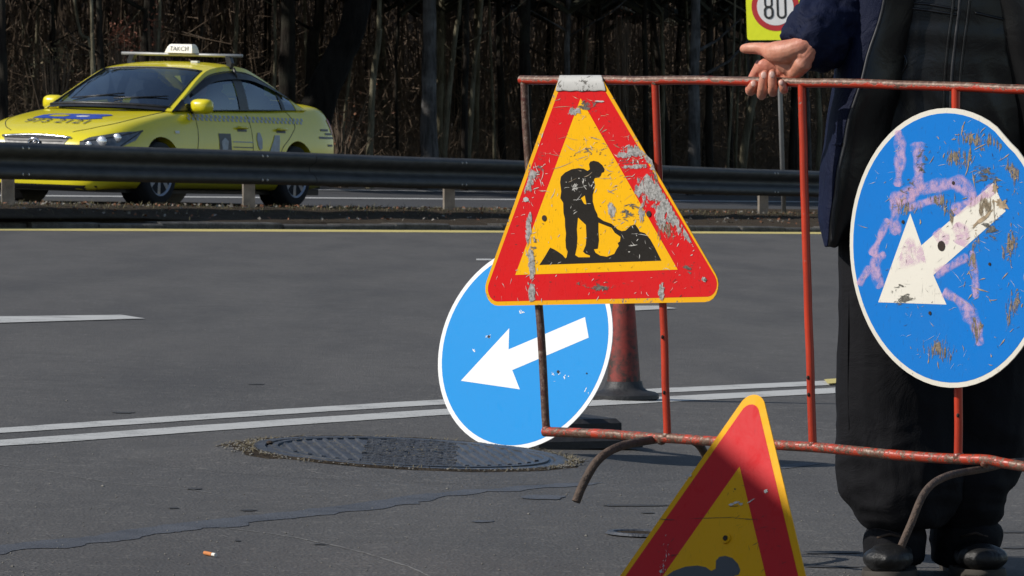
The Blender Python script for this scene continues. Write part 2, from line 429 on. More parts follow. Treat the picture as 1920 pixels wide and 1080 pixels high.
# ------------------------------------------------------------------ the ground and the roads
def line_pts(A, B, t): return A + (B-A)*t
YA, YB = G(0, 430), G(1430, 437)                    # far yellow edge line
YD = (YB-YA); YD.z = 0; YD.normalize(); YN = V((-YD.y, YD.x, 0))   # YN points away from the camera
if YN.y < 0: YN = -YN
def on_plane(p, off): return V((p.x, p.y, gz(p.x, off)))
def yl(t, s, off): return on_plane(V((YA.x, YA.y, 0)) + YD*t + YN*s, off)

g = MB()
g.add([V((x, y, gz(x, -0.35))) for x, y in ((-500, -150), (500, -150), (500, 800), (-500, 800))], [(0, 1, 2, 3)])
tag(g.build('ground', M_EARTH), kind='structure')
g = MB()
pl = [yl(-70, 0.35, 0), yl(130, 0.35, 0), V((150, -40, gz(150))), V((-70, -40, gz(-70)))]
g.add(pl, [(0, 1, 2, 3)]); g.f[0] = g.f[0][::-1]
road = tag(g.build('road', M_ROAD), kind='structure')

def stripe(name, mat, left, width, off=0.002, parent=road, jit=0.0):
    """ribbon on the road; left = list of ground points, width in metres toward the camera side normal"""
    m = MB(); n = len(left); vs = []
    for i, p in enumerate(left):
        d = (left[min(i+1, n-1)]-left[max(i-1, 0)]).normalized(); q = V((d.y, -d.x, 0))
        if q.y > 0: q = -q
        a = p + q*random.uniform(-jit, jit); b = p + q*((width[i] if isinstance(width, list) else width) + random.uniform(-jit, jit))
        vs += [on_plane(a, off), on_plane(b, off)]
    m.add(vs, [(2*i, 2*i+1, 2*i+3, 2*i+2) for i in range(n-1)])
    for f in m.f:
        a, b, c = [m.v[k] for k in f[:3]]
        if (b-a).cross(c-a).z < 0: f.reverse()
    return m.build(name, mat, parent)
def span(p, q, n=60): return [p + (q-p)*(i/n) for i in range(n+1)]
def ext(p, q, a, b): return p - (q-p).normalized()*a, q + (q-p).normalized()*b
stripe('yellow_line', M_YELLOW_LINE, span(*ext(G(0, 428), G(1430, 435), 20, 40), 120), 0.62, jit=0.03)
for vl, vr, thick in ((803.5, 713.5, 10.5), (826.0, 727.5, 12.5)):
    pa, pb = G(0, vl), G(1570, vr); c = [G(u, vl + (vr-vl)*(u/1570.0) + 9.5*sin(pi*min(max(u/1570.0, 0), 1))*(-0.62)) for u in range(-1500, 3600, 40)]
    wd = [G(u, vl + (vr-vl)*(u/1570.0)).y - G(u, vl + (vr-vl)*(u/1570.0) + thick*(1-0.25*min(max(u/1570, -0.3), 1.4))).y for u in range(-1500, 3600, 40)]
    stripe('white_line', M_WHITE_LINE, c, [x*0.52 for x in wd], jit=0.003)
def dash(pts):
    m = MB(); m.add([G(u, v, 0.004) for u, v in pts], [tuple(range(len(pts)))])
    a, b, c = m.v[:3]
    if (b-a).cross(c-a).z < 0: m.f[0].reverse()
    return m.build('lane_dash', M_WHITE_LINE, road)
dash([(-560, 607), (0, 593), (228, 590), (272, 597), (0, 605), (-560, 620)])
dash([(1190, 573), (1235, 573), (1270, 578), (1190, 582)])
dash([(893, 485), (918, 485), (934, 487), (918, 488), (893, 488)])
m = MB(); m.add([G(u, v, 0.008) for u, v in ((1545, 711), (1574, 709), (1600, 716), (1552, 719))], [(3, 2, 1, 0)])
m.build('yellow_mark', M_YELLOW_LINE, road)
# tar seam and patches of tar
seam = catmull([(-220, 1050), (0, 1022), (150, 1008), (240, 994), (300, 986), (420, 972), (560, 958), (700, 940), (820, 924), (960, 914), (1080, 903), (1230, 890), (1500, 868)], 8)
stripe('tar_seam', M_TAR, [G(u, v+noise.noise((u*0.02, 0, 3))*3) for u, v in seam],
       [max(0.03, 0.105 + 0.05*noise.noise((u*0.013, 5, 0)))*(0.7 if u > 700 else 1) for u, v in seam], 0.0012, jit=0.006)
def blotch(name, mat, u, v, ru, rv, seed, off=0.0018, parent=road):
    pts = []
    for k in range(22):
        q = 2*pi*k/22; r = 1 + 0.45*noise.noise((cos(q)*1.7+seed, sin(q)*1.7, seed*3.1))
        pts.append(G(u+ru*r*cos(q), v+rv*r*sin(q), off))
    m = MB(); m.add(pts, [tuple(range(22))])
    n = (pts[1]-pts[0]).cross(pts[2]-pts[0])
    c = sum(pts, V())/22
    if (pts[0]-c).cross(pts[3]-c).z < 0: m.f[0].reverse()
    return m.build(name, mat, parent)
blotch('tar_patch', M_TAR, 1022, 932, 40, 4.5, 3); blotch('tar_patch', M_TAR, 905, 977, 20, 2, 5)
for u, v, ru, rv in ((365, 916, 13, 2.2), (465, 956, 15, 2.0), (325, 952, 10, 1.6), (445, 1013, 6, 1.6), (1190, 947, 60, 2.2), (1215, 961, 14, 1.5),
                     (230, 773, 24, 1.6), (480, 720, 16, 1.2), (1560, 1035, 60, 3.0), (1560, 1062, 50, 2.0), (600, 1020, 14, 1.2), (1905, 997, 40, 2), (1905, 1026, 30, 3)):
    blotch('crack_shadow_mark', M_CRACK_SHADOW, u, v, ru, rv*0.8, u*0.37+v)  # cracks, plus painted shadows beside the barrier's left foot and the man
M_PALE_CRACK = simple('pale_scrape', (0.17, 0.165, 0.155), 0.85, 0, 0.4, 40)
def crackline(pts, w):
    stripe('hairline_crack', M_PALE_CRACK, [G(u, v+1.2*noise.noise((u*0.05, v*0.1, 1))) for u, v in catmull(pts, 10)], w, 0.001, jit=0.002)
crackline([(400, 988), (530, 1004), (640, 1026), (760, 1060), (830, 1092)], 0.006)
crackline([(0, 872), (90, 884), (210, 905), (330, 915), (400, 925)], 0.005)
crackline([(1500, 800), (1545, 806), (1600, 810)], 0.006)

# far carriageway
def quadsheet(name, mat, t0, t1, s0, s1, off, kind='structure', parent=None):
    m = MB(); m.add([yl(t0, s0, off), yl(t1, s0, off), yl(t1, s1, off), yl(t0, s1, off)], [(0, 1, 2, 3)])
    if (m.v[1]-m.v[0]).cross(m.v[2]-m.v[0]).z < 0: m.f[0].reverse()
    o = m.build(name, mat, parent)
    if kind: o['kind'] = kind
    return o
# guardrail line
def rail_pt(u):
    s = 214 - 0.04336*u; Y = F/s; x = (u-960)/s
    return V((x, Y, gz(x, 0.174 - 0.0000447*u)))
RA, RB = rail_pt(20), rail_pt(1432); RD = (RB-RA); RL = RD.length; RD.normalize()
RN = V((RD.y, -RD.x, 0)).normalized()                   # toward the camera side
def rp(t): return RA + RD*t

m = MB(); e0, e1 = rp(-40)-RN*0.95, rp(110)-RN*0.95
m.add([on_plane(e0, 0.135), on_plane(e1, 0.135), yl(150, 21.5, 0.135), yl(-60, 21.5, 0.135)], [(0, 1, 2, 3)])
if (m.v[1]-m.v[0]).cross(m.v[2]-m.v[0]).z < 0: m.f[0].reverse()
far = tag(m.build('far_road', M_FAR), kind='structure')
def off_line(A, B, w, off, name):
    m = MB(); d = (B-A).normalized(); A = A-d*25; B = B+d*45; n = V((-d.y, d.x, 0)); n = n if n.y > 0 else -n
    m.add([on_plane(A, off), on_plane(B, off), on_plane(B+n*w, off), on_plane(A+n*w, off)], [(0, 1, 2, 3)])
    if (m.v[1]-m.v[0]).cross(m.v[2]-m.v[0]).z < 0: m.f[0].reverse()
    m.build(name, M_WHITE_LINE, far)
off_line(G(400, 370.5, 0.139), G(1450, 378.5, 0.139), 0.5, 0.139, 'white_line')
off_line(G(400, 354, 0.139), G(1450, 366, 0.139), 0.5, 0.139, 'white_line')

# kerb and verge
KS = 0.42
ks = bpy.data.objects.new('kerb', None); COL.objects.link(ks); ks['kind'] = 'structure'; ORG[ks] = V((0, 0, 0))
for i in range(-14, 74):
    t = i*1.0
    a, b = yl(t, KS, 0), yl(t+0.985, KS, 0)
    m = MB(); dz = random.uniform(-0.012, 0.012); h = 0.055+dz; ds = random.uniform(-0.03, 0.03)
    prof = [(0.0, -0.1), (0.0, h-0.015), (0.02, h), (0.18, h), (0.18, -0.1)]
    r0 = [yl(t, KS+ds+s, z) for s, z in prof]; r1 = [yl(t+0.985, KS+ds+s, z) for s, z in prof]
    m.loft([r0, r1]); m.build('kerb_stone', M_KERB, ks)
def verge_pt(t, w):
    """t along the guardrail, w 0..1 from kerb to guardrail foot, beyond 1 behind it (metres)"""
    foot = rp(t); e = V((foot.x, foot.y, 0)) ; rel = e - V((YA.x, YA.y, 0)); tt = rel.dot(YD)
    k = yl(tt, KS+0.17, 0.05)
    return k, foot
rows = []
for i in range(-60, 170):
    t = i*0.42; k, f = verge_pt(t, 0)
    row = []; d = V((f.x-k.x, f.y-k.y, 0)); dist = d.length; dn = d.normalized()
    hf = f.z - gz(f.x)
    prof = [(0.0, 0.044), (max(0.05, dist-1.15)*0.5, 0.06), (max(0.1, dist-0.95), 0.072), (dist-0.72, 0.085), (dist-0.5, hf*0.62), (dist-0.32, hf*0.93), (dist-0.1, hf+0.005), (dist+0.25, hf+0.01), (dist+0.6, hf), (dist+1.0, 0.148), (dist+1.25, 0.12)]
    for s, z in prof:
        p = k + dn*s; nz = 0.022*noise.noise((p.x*1.3, p.y*1.3, 0)) + 0.012*noise.noise((p.x*5, p.y*5, 4))
        row.append(V((p.x, p.y, gz(p.x, z + (nz if 0 < s < dist+0.9 else 0)))))
    rows.append(row)
m = MB(); m.loft(rows, cap=False, closed=False)
n0 = (m.v[m.f[0][1]]-m.v[m.f[0][0]]).cross(m.v[m.f[0][2]]-m.v[m.f[0][0]])
if n0.z < 0: m.f = [f[::-1] for f in m.f]
verge = m.build('verge', M_DIRT, None, True); verge['kind'] = 'structure'
gr = MB(); lf = MB(); gv = MB()
for i in range(9000):
    t = random.uniform(-8, 42); k, f = verge_pt(t, 0); d = V((f.x-k.x, f.y-k.y, 0)); dist = d.length; dn = d.normalized(); hf = f.z-gz(f.x)
    s = dist + random.gauss(0.12, 0.32)
    if s > dist+0.85 or s < dist-0.9: continue
    z = hf if s > dist-0.3 else 0.08 + (hf-0.08)*max(0, (s-dist+0.75)/0.45)
    p = k + dn*s; p.z = gz(p.x, z-0.005)
    if noise.noise((p.x*0.9, p.y*0.9, 9)) < -0.15 and random.random() < 0.8: continue
    h = random.uniform(0.015, 0.06)*(1.6 if random.random() < 0.06 else 1); a = random.uniform(0, 2*pi); l = random.uniform(0.2, 1.0)*h; wv = V((cos(a+1.57), sin(a+1.57), 0))*random.uniform(0.002, 0.0045)
    tip = p + V((cos(a)*l, sin(a)*l, h)); mid = p + V((cos(a)*l*0.35, sin(a)*l*0.35, h*0.6))
    gr.add([p-wv, p+wv, mid+wv*0.7, mid-wv*0.7, tip], [(0, 1, 2, 3), (3, 2, 4)])
def leafquad(mb, p, s, flat=0.5):
    e = Matrix.Rotation(random.uniform(0, 6.28), 3, 'Z') @ Matrix.Rotation(random.gauss(0, flat), 3, 'X') @ Matrix.Rotation(random.gauss(0, flat), 3, 'Y')
    mb.add([p + e @ V(q)*s for q in ((-0.5, 0, 0), (-0.1, -0.32, 0.08), (0.5, 0, 0.02), (-0.1, 0.32, 0.1))], [(0, 1, 2, 3)])
for i in range(2600):
    t = random.uniform(-8, 42); k, f = verge_pt(t, 0); d = V((f.x-k.x, f.y-k.y, 0)); dist = d.length; dn = d.normalized(); hf = f.z-gz(f.x)
    s = random.choice((dist+random.gauss(0.1, 0.3), random.uniform(0, dist)))
    if s > dist+0.9 or s < 0.02: continue
    z = hf+0.015 if s > dist-0.3 else (0.08 + (hf-0.08)*max(0, (s-dist+0.75)/0.45))
    p = k + dn*s; p.z = gz(p.x, z+0.01)
    leafquad(lf if random.random() < 0.5 else gv, p, random.uniform(0.015, 0.05), 0.6)
tag(gr.build('grass', M_GRASS), kind='stuff', label='short dry grass along the foot of the guardrail')
tag(lf.build('fallen_leaves', M_LEAF), kind='stuff', label='brown fallen leaves on the strip below the guardrail')
tag(gv.build('gravel', M_STONE), kind='stuff', label='pale grit along the kerb and the verge')

# guardrail
RG = thing('guardrail', 'long dark grey steel guardrail beam on short posts across the road', 'guardrail', tuple(rp(0)))
prof = [(0.00, 0.230), (0.045, 0.240), (0.080, 0.262), (0.083, 0.295), (0.060, 0.330), (0.012, 0.362), (0.0, 0.392), (0.012, 0.420), (0.060, 0.452), (0.083, 0.486), (0.080, 0.520), (0.045, 0.544), (0.00, 0.556)]
pc = catmull(prof, 3)
full = pc + [(a-0.006, b) for a, b in pc[::-1]]
for k in range(-4, 10):
    t0, t1 = k*4.88+1.2, (k+1)*4.88+1.2+0.16
    sh = 0.0045 if k % 2 else 0.0
    m = MB(); rings = []
    for q in range(9):
        t = t0+(t1-t0)*q/8; b = rp(t); wob = 0.006*noise.noise((t*0.3, 2, 0))
        rings.append([b + RN*(a+sh+0.06) + V((0, 0, z+wob)) for a, z in full])
    m.loft(rings); o = m.build('beam', M_RAIL, RG, True, sharp=50)
for k in range(-4, 11):
    b = rp(k*4.88 - 0.0)
    ax, ay = RD, RN
    o2 = [(-0.06, 0.05), (0.06, 0.05), (0.06, 0.038), (-0.048, 0.038), (-0.048, -0.05), (0.06, -0.05), (0.06, -0.062), (-0.06, -0.062)]
    ang = radians(-32)
    poly = [b + RD*(x*cos(ang)-y*sin(ang)) + RN*(x*sin(ang)+y*cos(ang)-0.02) - V((0, 0, 0.3)) for x, y in o2]
    m = MB(); m.prism(poly, V((0, 0, 1)), 0, 0.79); p = m.build('post', M_POST, RG)
    for z in (0.505, 0.275):
        for dt in (-0.05, 0.06):
            m = MB(); c = b + RD*dt + RN*0.148 + V((0, 0, z)); m.lathe([(0.014, -0.03), (0.014, 0), (0.008, 0.007)], c, 8, RN); m.build('bolt', M_BOLT, RG)
# ------------------------------------------------------------------ barrier and signs
BAZ = radians(42.2); BU = V((cos(BAZ), -sin(BAZ), 0)); BN = V((-sin(BAZ), -cos(BAZ), 0))   # along the rail to the right; toward the camera
BO = P(1700, 160, 9.5)
def bp(u, v, c=0.0): return hit(u, v, BO + BN*c, BN)
BR = thing('barrier', 'red steel pipe barrier with chipped paint being lifted by the man in black trousers', 'barrier', tuple(bp(1235, 940)))
def pipe(name, pts, r, mat, parent=BR, n=14, c=0.0, rough=0.0007):
    q = [bp(u, v, c) for u, v in pts]
    q = [V(p) for p in catmull(q, 6)] if len(q) > 2 else [q[0]+(q[1]-q[0])*(i/24) for i in range(25)]
    q = [p + V((noise.noise(p*9), noise.noise(p*9+V((5, 0, 0))), noise.noise(p*9+V((0, 7, 0)))))*rough*3 for p in q]
    m = MB(); m.tube(q, r, n); return m.build(name, mat, parent, True, sharp=60)
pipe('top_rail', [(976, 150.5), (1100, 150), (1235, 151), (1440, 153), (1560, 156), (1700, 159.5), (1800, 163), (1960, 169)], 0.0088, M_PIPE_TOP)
pipe('bottom_rail', [(1021, 809), (1130, 814), (1235, 821), (1380, 829), (1520, 838), (1660, 851), (1790, 861), (1850, 862), (1890, 870), (1985, 886)], 0.0098, M_PIPE_LOW)
pipe('upright', [(983, 153), (991, 300), (1010, 570), (1025, 808)], 0.0082, M_PIPE_DK, c=-0.001)
pipe('upright', [(1229, 154), (1237, 420), (1244, 600), (1251, 820)], 0.0078, M_PIPE)
pipe('upright', [(1503, 155), (1510, 400), (1517, 620), (1524, 836)], 0.0080, M_PIPE)
pipe('upright', [(1792, 164), (1794, 400), (1796, 620), (1797, 860)], 0.0080, M_PIPE)
pipe('upright', [(2076, 172), (2078, 420), (2080, 650), (2082, 892)], 0.0080, M_PIPE)
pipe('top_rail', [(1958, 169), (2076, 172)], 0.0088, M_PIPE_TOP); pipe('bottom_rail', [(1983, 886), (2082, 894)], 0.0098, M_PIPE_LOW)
def leg(name, uv, r, mat):
    """arched foot across the barrier: picture points with distances"""
    pts = [P(u, v, y) for u, v, y in uv]; pts = [V(p) for p in catmull(pts, 7)]
    m = MB(); m.tube(pts, r, 12); m.build(name, mat, BR, True, sharp=60)
leg('leg', [(1080, 941, 9.72), (1095, 905, 9.73), (1122, 862, 9.75), (1160, 838, 9.80), (1215, 826, 9.90), (1270, 821, 10.02), (1306, 830, 10.10), (1325, 860, 10.14), (1338, 905, 10.16), (1343, 915, 10.16)], 0.0085, M_RUST)
leg('leg', [(1690, 1024, 9.17), (1707, 985, 9.18), (1735, 922, 9.21), (1775, 893, 9.27), (1845, 879, 9.40), (1905, 866, 9.52), (1945, 870, 9.58), (1966, 905, 9.62), (1980, 950, 9.64), (1990, 975, 9.65)], 0.0070, M_RUST)
for u, v, r in ((1025, 806, 0.013), (1251, 818, 0.0135), (1240, 824, 0.014), (1524, 834, 0.012), (1797, 857, 0.0145), (1848, 868, 0.013), (1229, 156, 0.0105), (1503, 158, 0.0105), (1792, 167, 0.0105), (983, 152, 0.010)):
    m = MB(); m.ell(bp(u, v), r*0.80, None, 10, 6); m.build('weld', M_WELD, BR, True)
for u, v in ((1516, 708), (1517, 740), (1243, 632), (1246, 736), (1797, 779)):
    m = MB(); m.ell(bp(u-1, v, 0.0085), (0.003, 0.002, 0.0042), None, 8, 5); m.build('dent', M_HOLE, BR, True)

def stack(mb_poly, n, d0, d1, name, mat, parent, holes=()):
    m = MB(); m.prism(mb_poly, n, d0, d1, holes); return m.build(name, mat, parent)
def slivers(poly_test, pts_fn, count, name, mat, parent, seed, len_rng, wid_rng, angles, d, spots=None):
    """peeled scratches: thin uneven flakes on a flat face"""
    rnd = random.Random(seed); m = MB(); done = 0; tries = 0
    while done < count and tries < count*30:
        tries += 1
        if spots:
            su, sv, sr, sq = rnd.choice(spots); u, v = rnd.gauss(su, sr), rnd.gauss(sv, sq)
        else: u, v = poly_test[0](rnd)
        if not poly_test[1](u, v): continue
        a = rnd.choice(angles) + rnd.gauss(0, 14); L = rnd.uniform(*len_rng)*(2.0 if rnd.random() < 0.12 else 1); W = rnd.uniform(*wid_rng)
        ca, sa = cos(radians(a)), sin(radians(a)); k = rnd.randint(3, 5); up = []; lo = []; bend = rnd.gauss(0, 0.06)*L
        for i in range(k+1):
            t = i/k-0.5; w_ = W*(1-(2*t)**2*0.8)*rnd.uniform(0.25, 1.3); b = bend*(4*t*t-0.5)
            up.append((u+ca*t*L+sa*(w_/2+b), v-sa*t*L+ca*(w_/2+b))); lo.append((u+ca*t*L-sa*(w_/2-b), v-sa*t*L-ca*(w_/2-b)))
        if not all(poly_test[1](*q) for q in up+lo): continue
        vs = [pts_fn(x, y, d) for x, y in up+lo]; n = k+1
        m.add(vs, [(i, i+1, n+i+1, n+i) for i in range(k)]); done += 1
    o = m.build(name, mat, parent); tag(o, kind='stuff'); return o
def inpoly(poly):
    def f(x, y):
        c = False; n = len(poly)
        for i in range(n):
            (x0, y0), (x1, y1) = poly[i], poly[i-1]
            if (y0 > y) != (y1 > y) and x < (x1-x0)*(y-y0)/(y1-y0)+x0: c = not c
        return c
    return f

WORK = [(492,130),(505,108),(535,100),(575,110),(610,140),(630,175),(625,200),(605,207),(595,235),(575,250),(545,252),(535,270),(545,310),(540,350),(525,400),(525,460),(545,530),(565,570),(570,595),(620,630),(690,655),(720,680),(745,705),(780,720),(815,715),(840,690),(860,672),(900,662),(920,690),(940,725),(985,738),(1030,790),(1070,860),(1100,920),(1130,980),(55,1018),(100,950),(150,865),(185,880),(225,905),(260,930),(285,960),(295,950),(305,900),(290,870),(285,800),(290,740),(282,680),(280,610),(268,560),(265,470),(240,430),(248,370),(238,290),(245,240),(280,205),(340,175),(400,165),(445,170),(480,190),(500,175)]
WHOLES = [[(395,600),(465,665),(470,760),(465,840),(440,900),(460,920),(500,935),(500,950),(400,950),(370,930),(385,860),(390,780),(385,700)],
          [(575,645),(690,690),(720,735),(770,770),(765,810),(745,825),(755,850),(735,880),(715,920),(650,945),(590,935),(550,910),(535,880),(570,875),(580,800),(575,720)],
          [(420,430),(455,405),(470,485),(450,480)]]
wp = lambda x, y: (1000+x/4.696, 280+y/4.696)

# worn triangular sign hung over the top rail
TS = thing('roadworks_sign', 'scratched triangular sign of a digging man, its tip folded over the barrier rail', 'road sign', tuple(bp(1130, 570, 0.02)))
T0 = 0.016
tq = lambda u, v, d=0.0: bp(u, v, T0+d)
outer = [(1043.5, 160), (1134.5, 160), (1358, 562), (1356, 566), (905, 574)]
po = rounded([tq(1046, 152), tq(1131.5, 152), tq(1371.5, 565.5), tq(895.5, 574)], [0, 0, 0.034, 0.034])
stack(po, BN, -0.0015, 0.0, 'panel', M_S_EDGE, TS)
stack(rounded([tq(1052, 158), tq(1126, 156), tq(1363, 555.5), tq(904, 566)], [0, 0, 0.025, 0.025]), BN, 0.0001, 0.0003, 'red_border', M_S_RED, TS)
stack([tq(1089, 184.5), tq(1271, 505.5), tq(966.5, 515.5)], BN, 0.0004, 0.0006, 'yellow_field', M_S_YEL, TS)
stack([tq(*wp(*p)) for p in WORK], BN, 0.0007, 0.0009, 'digging_man', M_S_BLK, TS, [[tq(*wp(*p)) for p in h] for h in WHOLES])
# the tip bent over the rail: bare metal
cl = [(171, 0.0178), (163, 0.0178), (156, 0.0172), (149, 0.0150), (144, 0.010), (141.5, 0.003), (141.5, -0.005), (145, -0.0125), (152, -0.0165), (168, -0.0178), (186, -0.0178)]
rings = []
for j, (v, c) in enumerate(cl):
    k = (171-min(v, 171))/30 if j < 6 else 1.0
    uL, uR = 1040.5+8.5*k, 1137-8.5*k
    rr = []
    for i in range(17):
        u = uL+(uR-uL)*i/16; jag = 3.2*noise.noise((u*0.11, v*0.05, 2)) if j == 0 else 0
        rr.append(bp(u, v+jag, c+0.0002))
    rings.append(rr)
m = MB(); m.loft(rings, cap=False, closed=False)
me = evald(m.mesh('folded_tip'), [('SOLIDIFY', dict(thickness=0.0016, offset=0.0)), ('SUBSURF', dict(levels=1))])
link_mesh('folded_tip', me, TS, M_BARE, True)
def patch(u, v, ru, rv, seed, name, mat, parent, fn, d, rot=0.0, jag=0.6, n=34, fr=2.2, test=None):
    pts = []
    for k in range(n):
        q = 2*pi*k/n; r = 1+jag*noise.noise((cos(q)*fr+seed*7.1, sin(q)*fr, seed*3.3))+0.45*jag*noise.noise((cos(q)*fr*3.1, sin(q)*fr*3.1+seed, 5))
        x, y = ru*r*cos(q), rv*r*sin(q); x, y = x*cos(rot)-y*sin(rot), x*sin(rot)+y*cos(rot)
        if test:
            s = 1.0
            while s > 0.05 and not test(u+x*s, v+y*s): s -= 0.04
            x, y = x*s, y*s
        pts.append(fn(u+x, v+y, d))
    m = MB(); c = fn(u, v, d); m.add(pts+[c], [(i, (i+1) % n, n) for i in range(n)])
    return m.build(name, mat, parent)
def grimepatch(u, v, ru, rv, ro, mat, d, parent, fn, inside, n=30):
    pts = []
    for k in range(n):
        q = 2*pi*k/n; x, y = ru*cos(q), rv*sin(q); x, y = x*cos(ro)-y*sin(ro), x*sin(ro)+y*cos(ro); s = 1.0
        while s > 0.05 and not inside(u+x*s, v+y*s): s -= 0.03
        pts.append(fn(u+x*s, v+y*s, d))
    m = MB(); m.add(pts+[fn(u, v, d)], [(i, (i+1) % n, n) for i in range(n)], [[(1, 0), (1, 0), (0, 0)]]*n); m.build('grime', mat, parent)
tri_in = inpoly([(1046, 156), (1132, 156), (1350, 550), (1344, 564), (925, 570), (918, 556)])
A = math.atan2(415, 225)
for (u, v, ru, rv, sd, ro, jg) in ((1222, 300, 46, 7, 1, A, 0.9), (1198, 283, 22, 7, 2, 0.1, 0.9), (1240, 368, 30, 14, 3, A, 0.9), (1222, 358, 24, 18, 4, 0.6, 0.9), (1192, 312, 17, 2, 5, -0.05, 0.7),
                                   (1172, 290, 12, 3, 16, -0.1, 0.8), (1262, 408, 26, 5, 6, A, 1.0), (1238, 404, 6, 20, 7, -0.15, 0.9), (1262, 411, 22, 2.5, 8, -0.16, 0.6), (1290, 440, 16, 4, 9, A, 1.0), (1325, 490, 14, 3, 19, A, 1.0),
                                   (994, 326, 11, 5, 10, 0.4, 0.9), (990, 345, 6, 14, 11, 0.25, 0.9), (991, 430, 3.0, 22, 12, 0.06, 0.8), (996, 500, 3.5, 26, 13, -0.05, 0.9), (997, 553, 3.5, 16, 14, 0.03, 0.8),
                                   (1240, 548, 3, 12, 15, 0.08, 0.7), (1125, 190, 9, 1.6, 17, 0.05, 0.6), (1076, 209, 10, 3.8, 18, 0.0, 0.15), (986, 374, 5, 4.5, 20, 0, 0.3), (1320, 524, 5, 4, 21, 0.5, 0.5), (1147, 394, 4, 11, 22, -0.15, 0.5), (1203, 400, 3, 16, 23, 0.03, 0.5)):
    if max(ru, rv) > 9: grimepatch(u, v, ru*1.5+2, rv*1.5+2, ro, M_BARE_A, 0.00125+0.000008*sd, TS, tq, tri_in); continue
    patch(u, v, ru, rv, sd, 'bare_patch', M_BARE, TS, tq, 0.00125+0.00002*sd, ro, jg, n=64, fr=1.9, test=tri_in)
for u, v in ((1021, 409), (1217, 401)):
    m = MB(); m.lathe([(0.006, 0), (0.006, 0.0016), (0.0035, 0.0016)], tq(u, v, 0.0005), 12, BN); m.build('bolt_hole', M_HOLE, TS)
runi = lambda r: (r.uniform(910, 1350), r.uniform(165, 568))
slivers((runi, tri_in), tq, 120, 'scratches', M_SCR_L, TS, 1, (2, 12), (0.5, 1.4), (10, 60, 120, 85), 0.0011)
slivers((runi, tri_in), tq, 110, 'scratches', M_SCR_D, TS, 2, (1.5, 6), (0.5, 1.7), (15, 30, 140, 80), 0.00105)
slivers((runi, tri_in), tq, 130, 'scratches', M_SCR_L, TS, 3, (2, 12), (0.8, 2.6), (60, 100, 20), 0.00115, [(1245, 360, 30, 45), (1200, 290, 25, 12), (1000, 300, 15, 50), (995, 480, 8, 60), (1090, 345, 18, 8), (1290, 440, 20, 25), (1190, 450, 18, 20)])
slivers((runi, tri_in), tq, 60, 'scratches', M_SCR_T, TS, 4, (3, 22), (0.8, 2.0), (20, 160), 0.0010, [(1110, 280, 40, 20), (1160, 320, 30, 30), (1060, 250, 60, 50)])

# worn round sign on the barrier
CAZ = radians(49.5); CN = V((-sin(CAZ), -cos(CAZ), -0.02)).normalized()
CO = bp(1777, 465, 0.036)
CS = thing('direction_sign', 'battered round blue sign with scraped white arrow and pink spray paint on the barrier', 'road sign', tuple(CO))
cq = lambda u, v, d=0.0: hit(u, v, CO + CN*d, CN)
cu = cq(1936, 465)-CO; RAD = (cq(1777, 202)-CO).length*0.998
cx = V((cos(CAZ), -sin(CAZ), 0)); cy = cx.cross(CN); cy = cy if cy.z > 0 else -cy
def disc(r, n=72, dent=0.0, o=CO, ax=cx, ay=cy):
    pts = []
    for k in range(n):
        q = 2*pi*k/n; rr = r
        if dent: rr -= dent*math.exp(-((q-radians(52))/0.10)**2) + 0.4*dent*math.exp(-((q-radians(40))/0.25)**2)
        pts.append(o + ax*cos(q)*rr + ay*sin(q)*rr)
    return pts
stack(disc(RAD, dent=0.0045), CN, -0.0025, 0.0, 'rim', M_B_RIM, CS)
stack(disc(RAD-0.0095, dent=0.0045), CN, 0.0001, 0.0003, 'blue_face', M_B_BLUE, CS)
stack([cq(*p) for p in ((1862.8, 343), (1886, 396), (1750.5, 515.5), (1775, 571), (1647, 566.7), (1707, 400), (1728, 460))], CN, 0.0004, 0.0006, 'arrow', M_B_WHITE, CS)
def spraystroke(pts, wpx, d):
    pts = catmull(pts, 6); m = MB(); vs = []; n = len(pts); L = 0; uv = []
    for i, (u, v) in enumerate(pts):
        du, dv = pts[min(i+1, n-1)][0]-pts[max(i-1, 0)][0], pts[min(i+1, n-1)][1]-pts[max(i-1, 0)][1]; l = math.hypot(du, dv)+1e-6
        ww = wpx*(0.5+0.35*noise.noise((u*0.05, v*0.05, d*3000)))*(1 if 0 < i < n-1 else 0.6)
        vs += [cq(u-dv/l*ww, v+du/l*ww*1.2, d), cq(u, v, d), cq(u+dv/l*ww, v-du/l*ww*1.2, d)]
    fs = []
    for i in range(n-1):
        fs += [(3*i, 3*i+1, 3*i+4, 3*i+3), (3*i+1, 3*i+2, 3*i+5, 3*i+4)]; uv += [[(0, 1), (0, 0), (1, 0), (1, 1)], [(0, 0), (0, -1), (1, -1), (1, 0)]]
    m.add(vs, fs, uv); m.build('spray_stroke', M_PINK, CS)
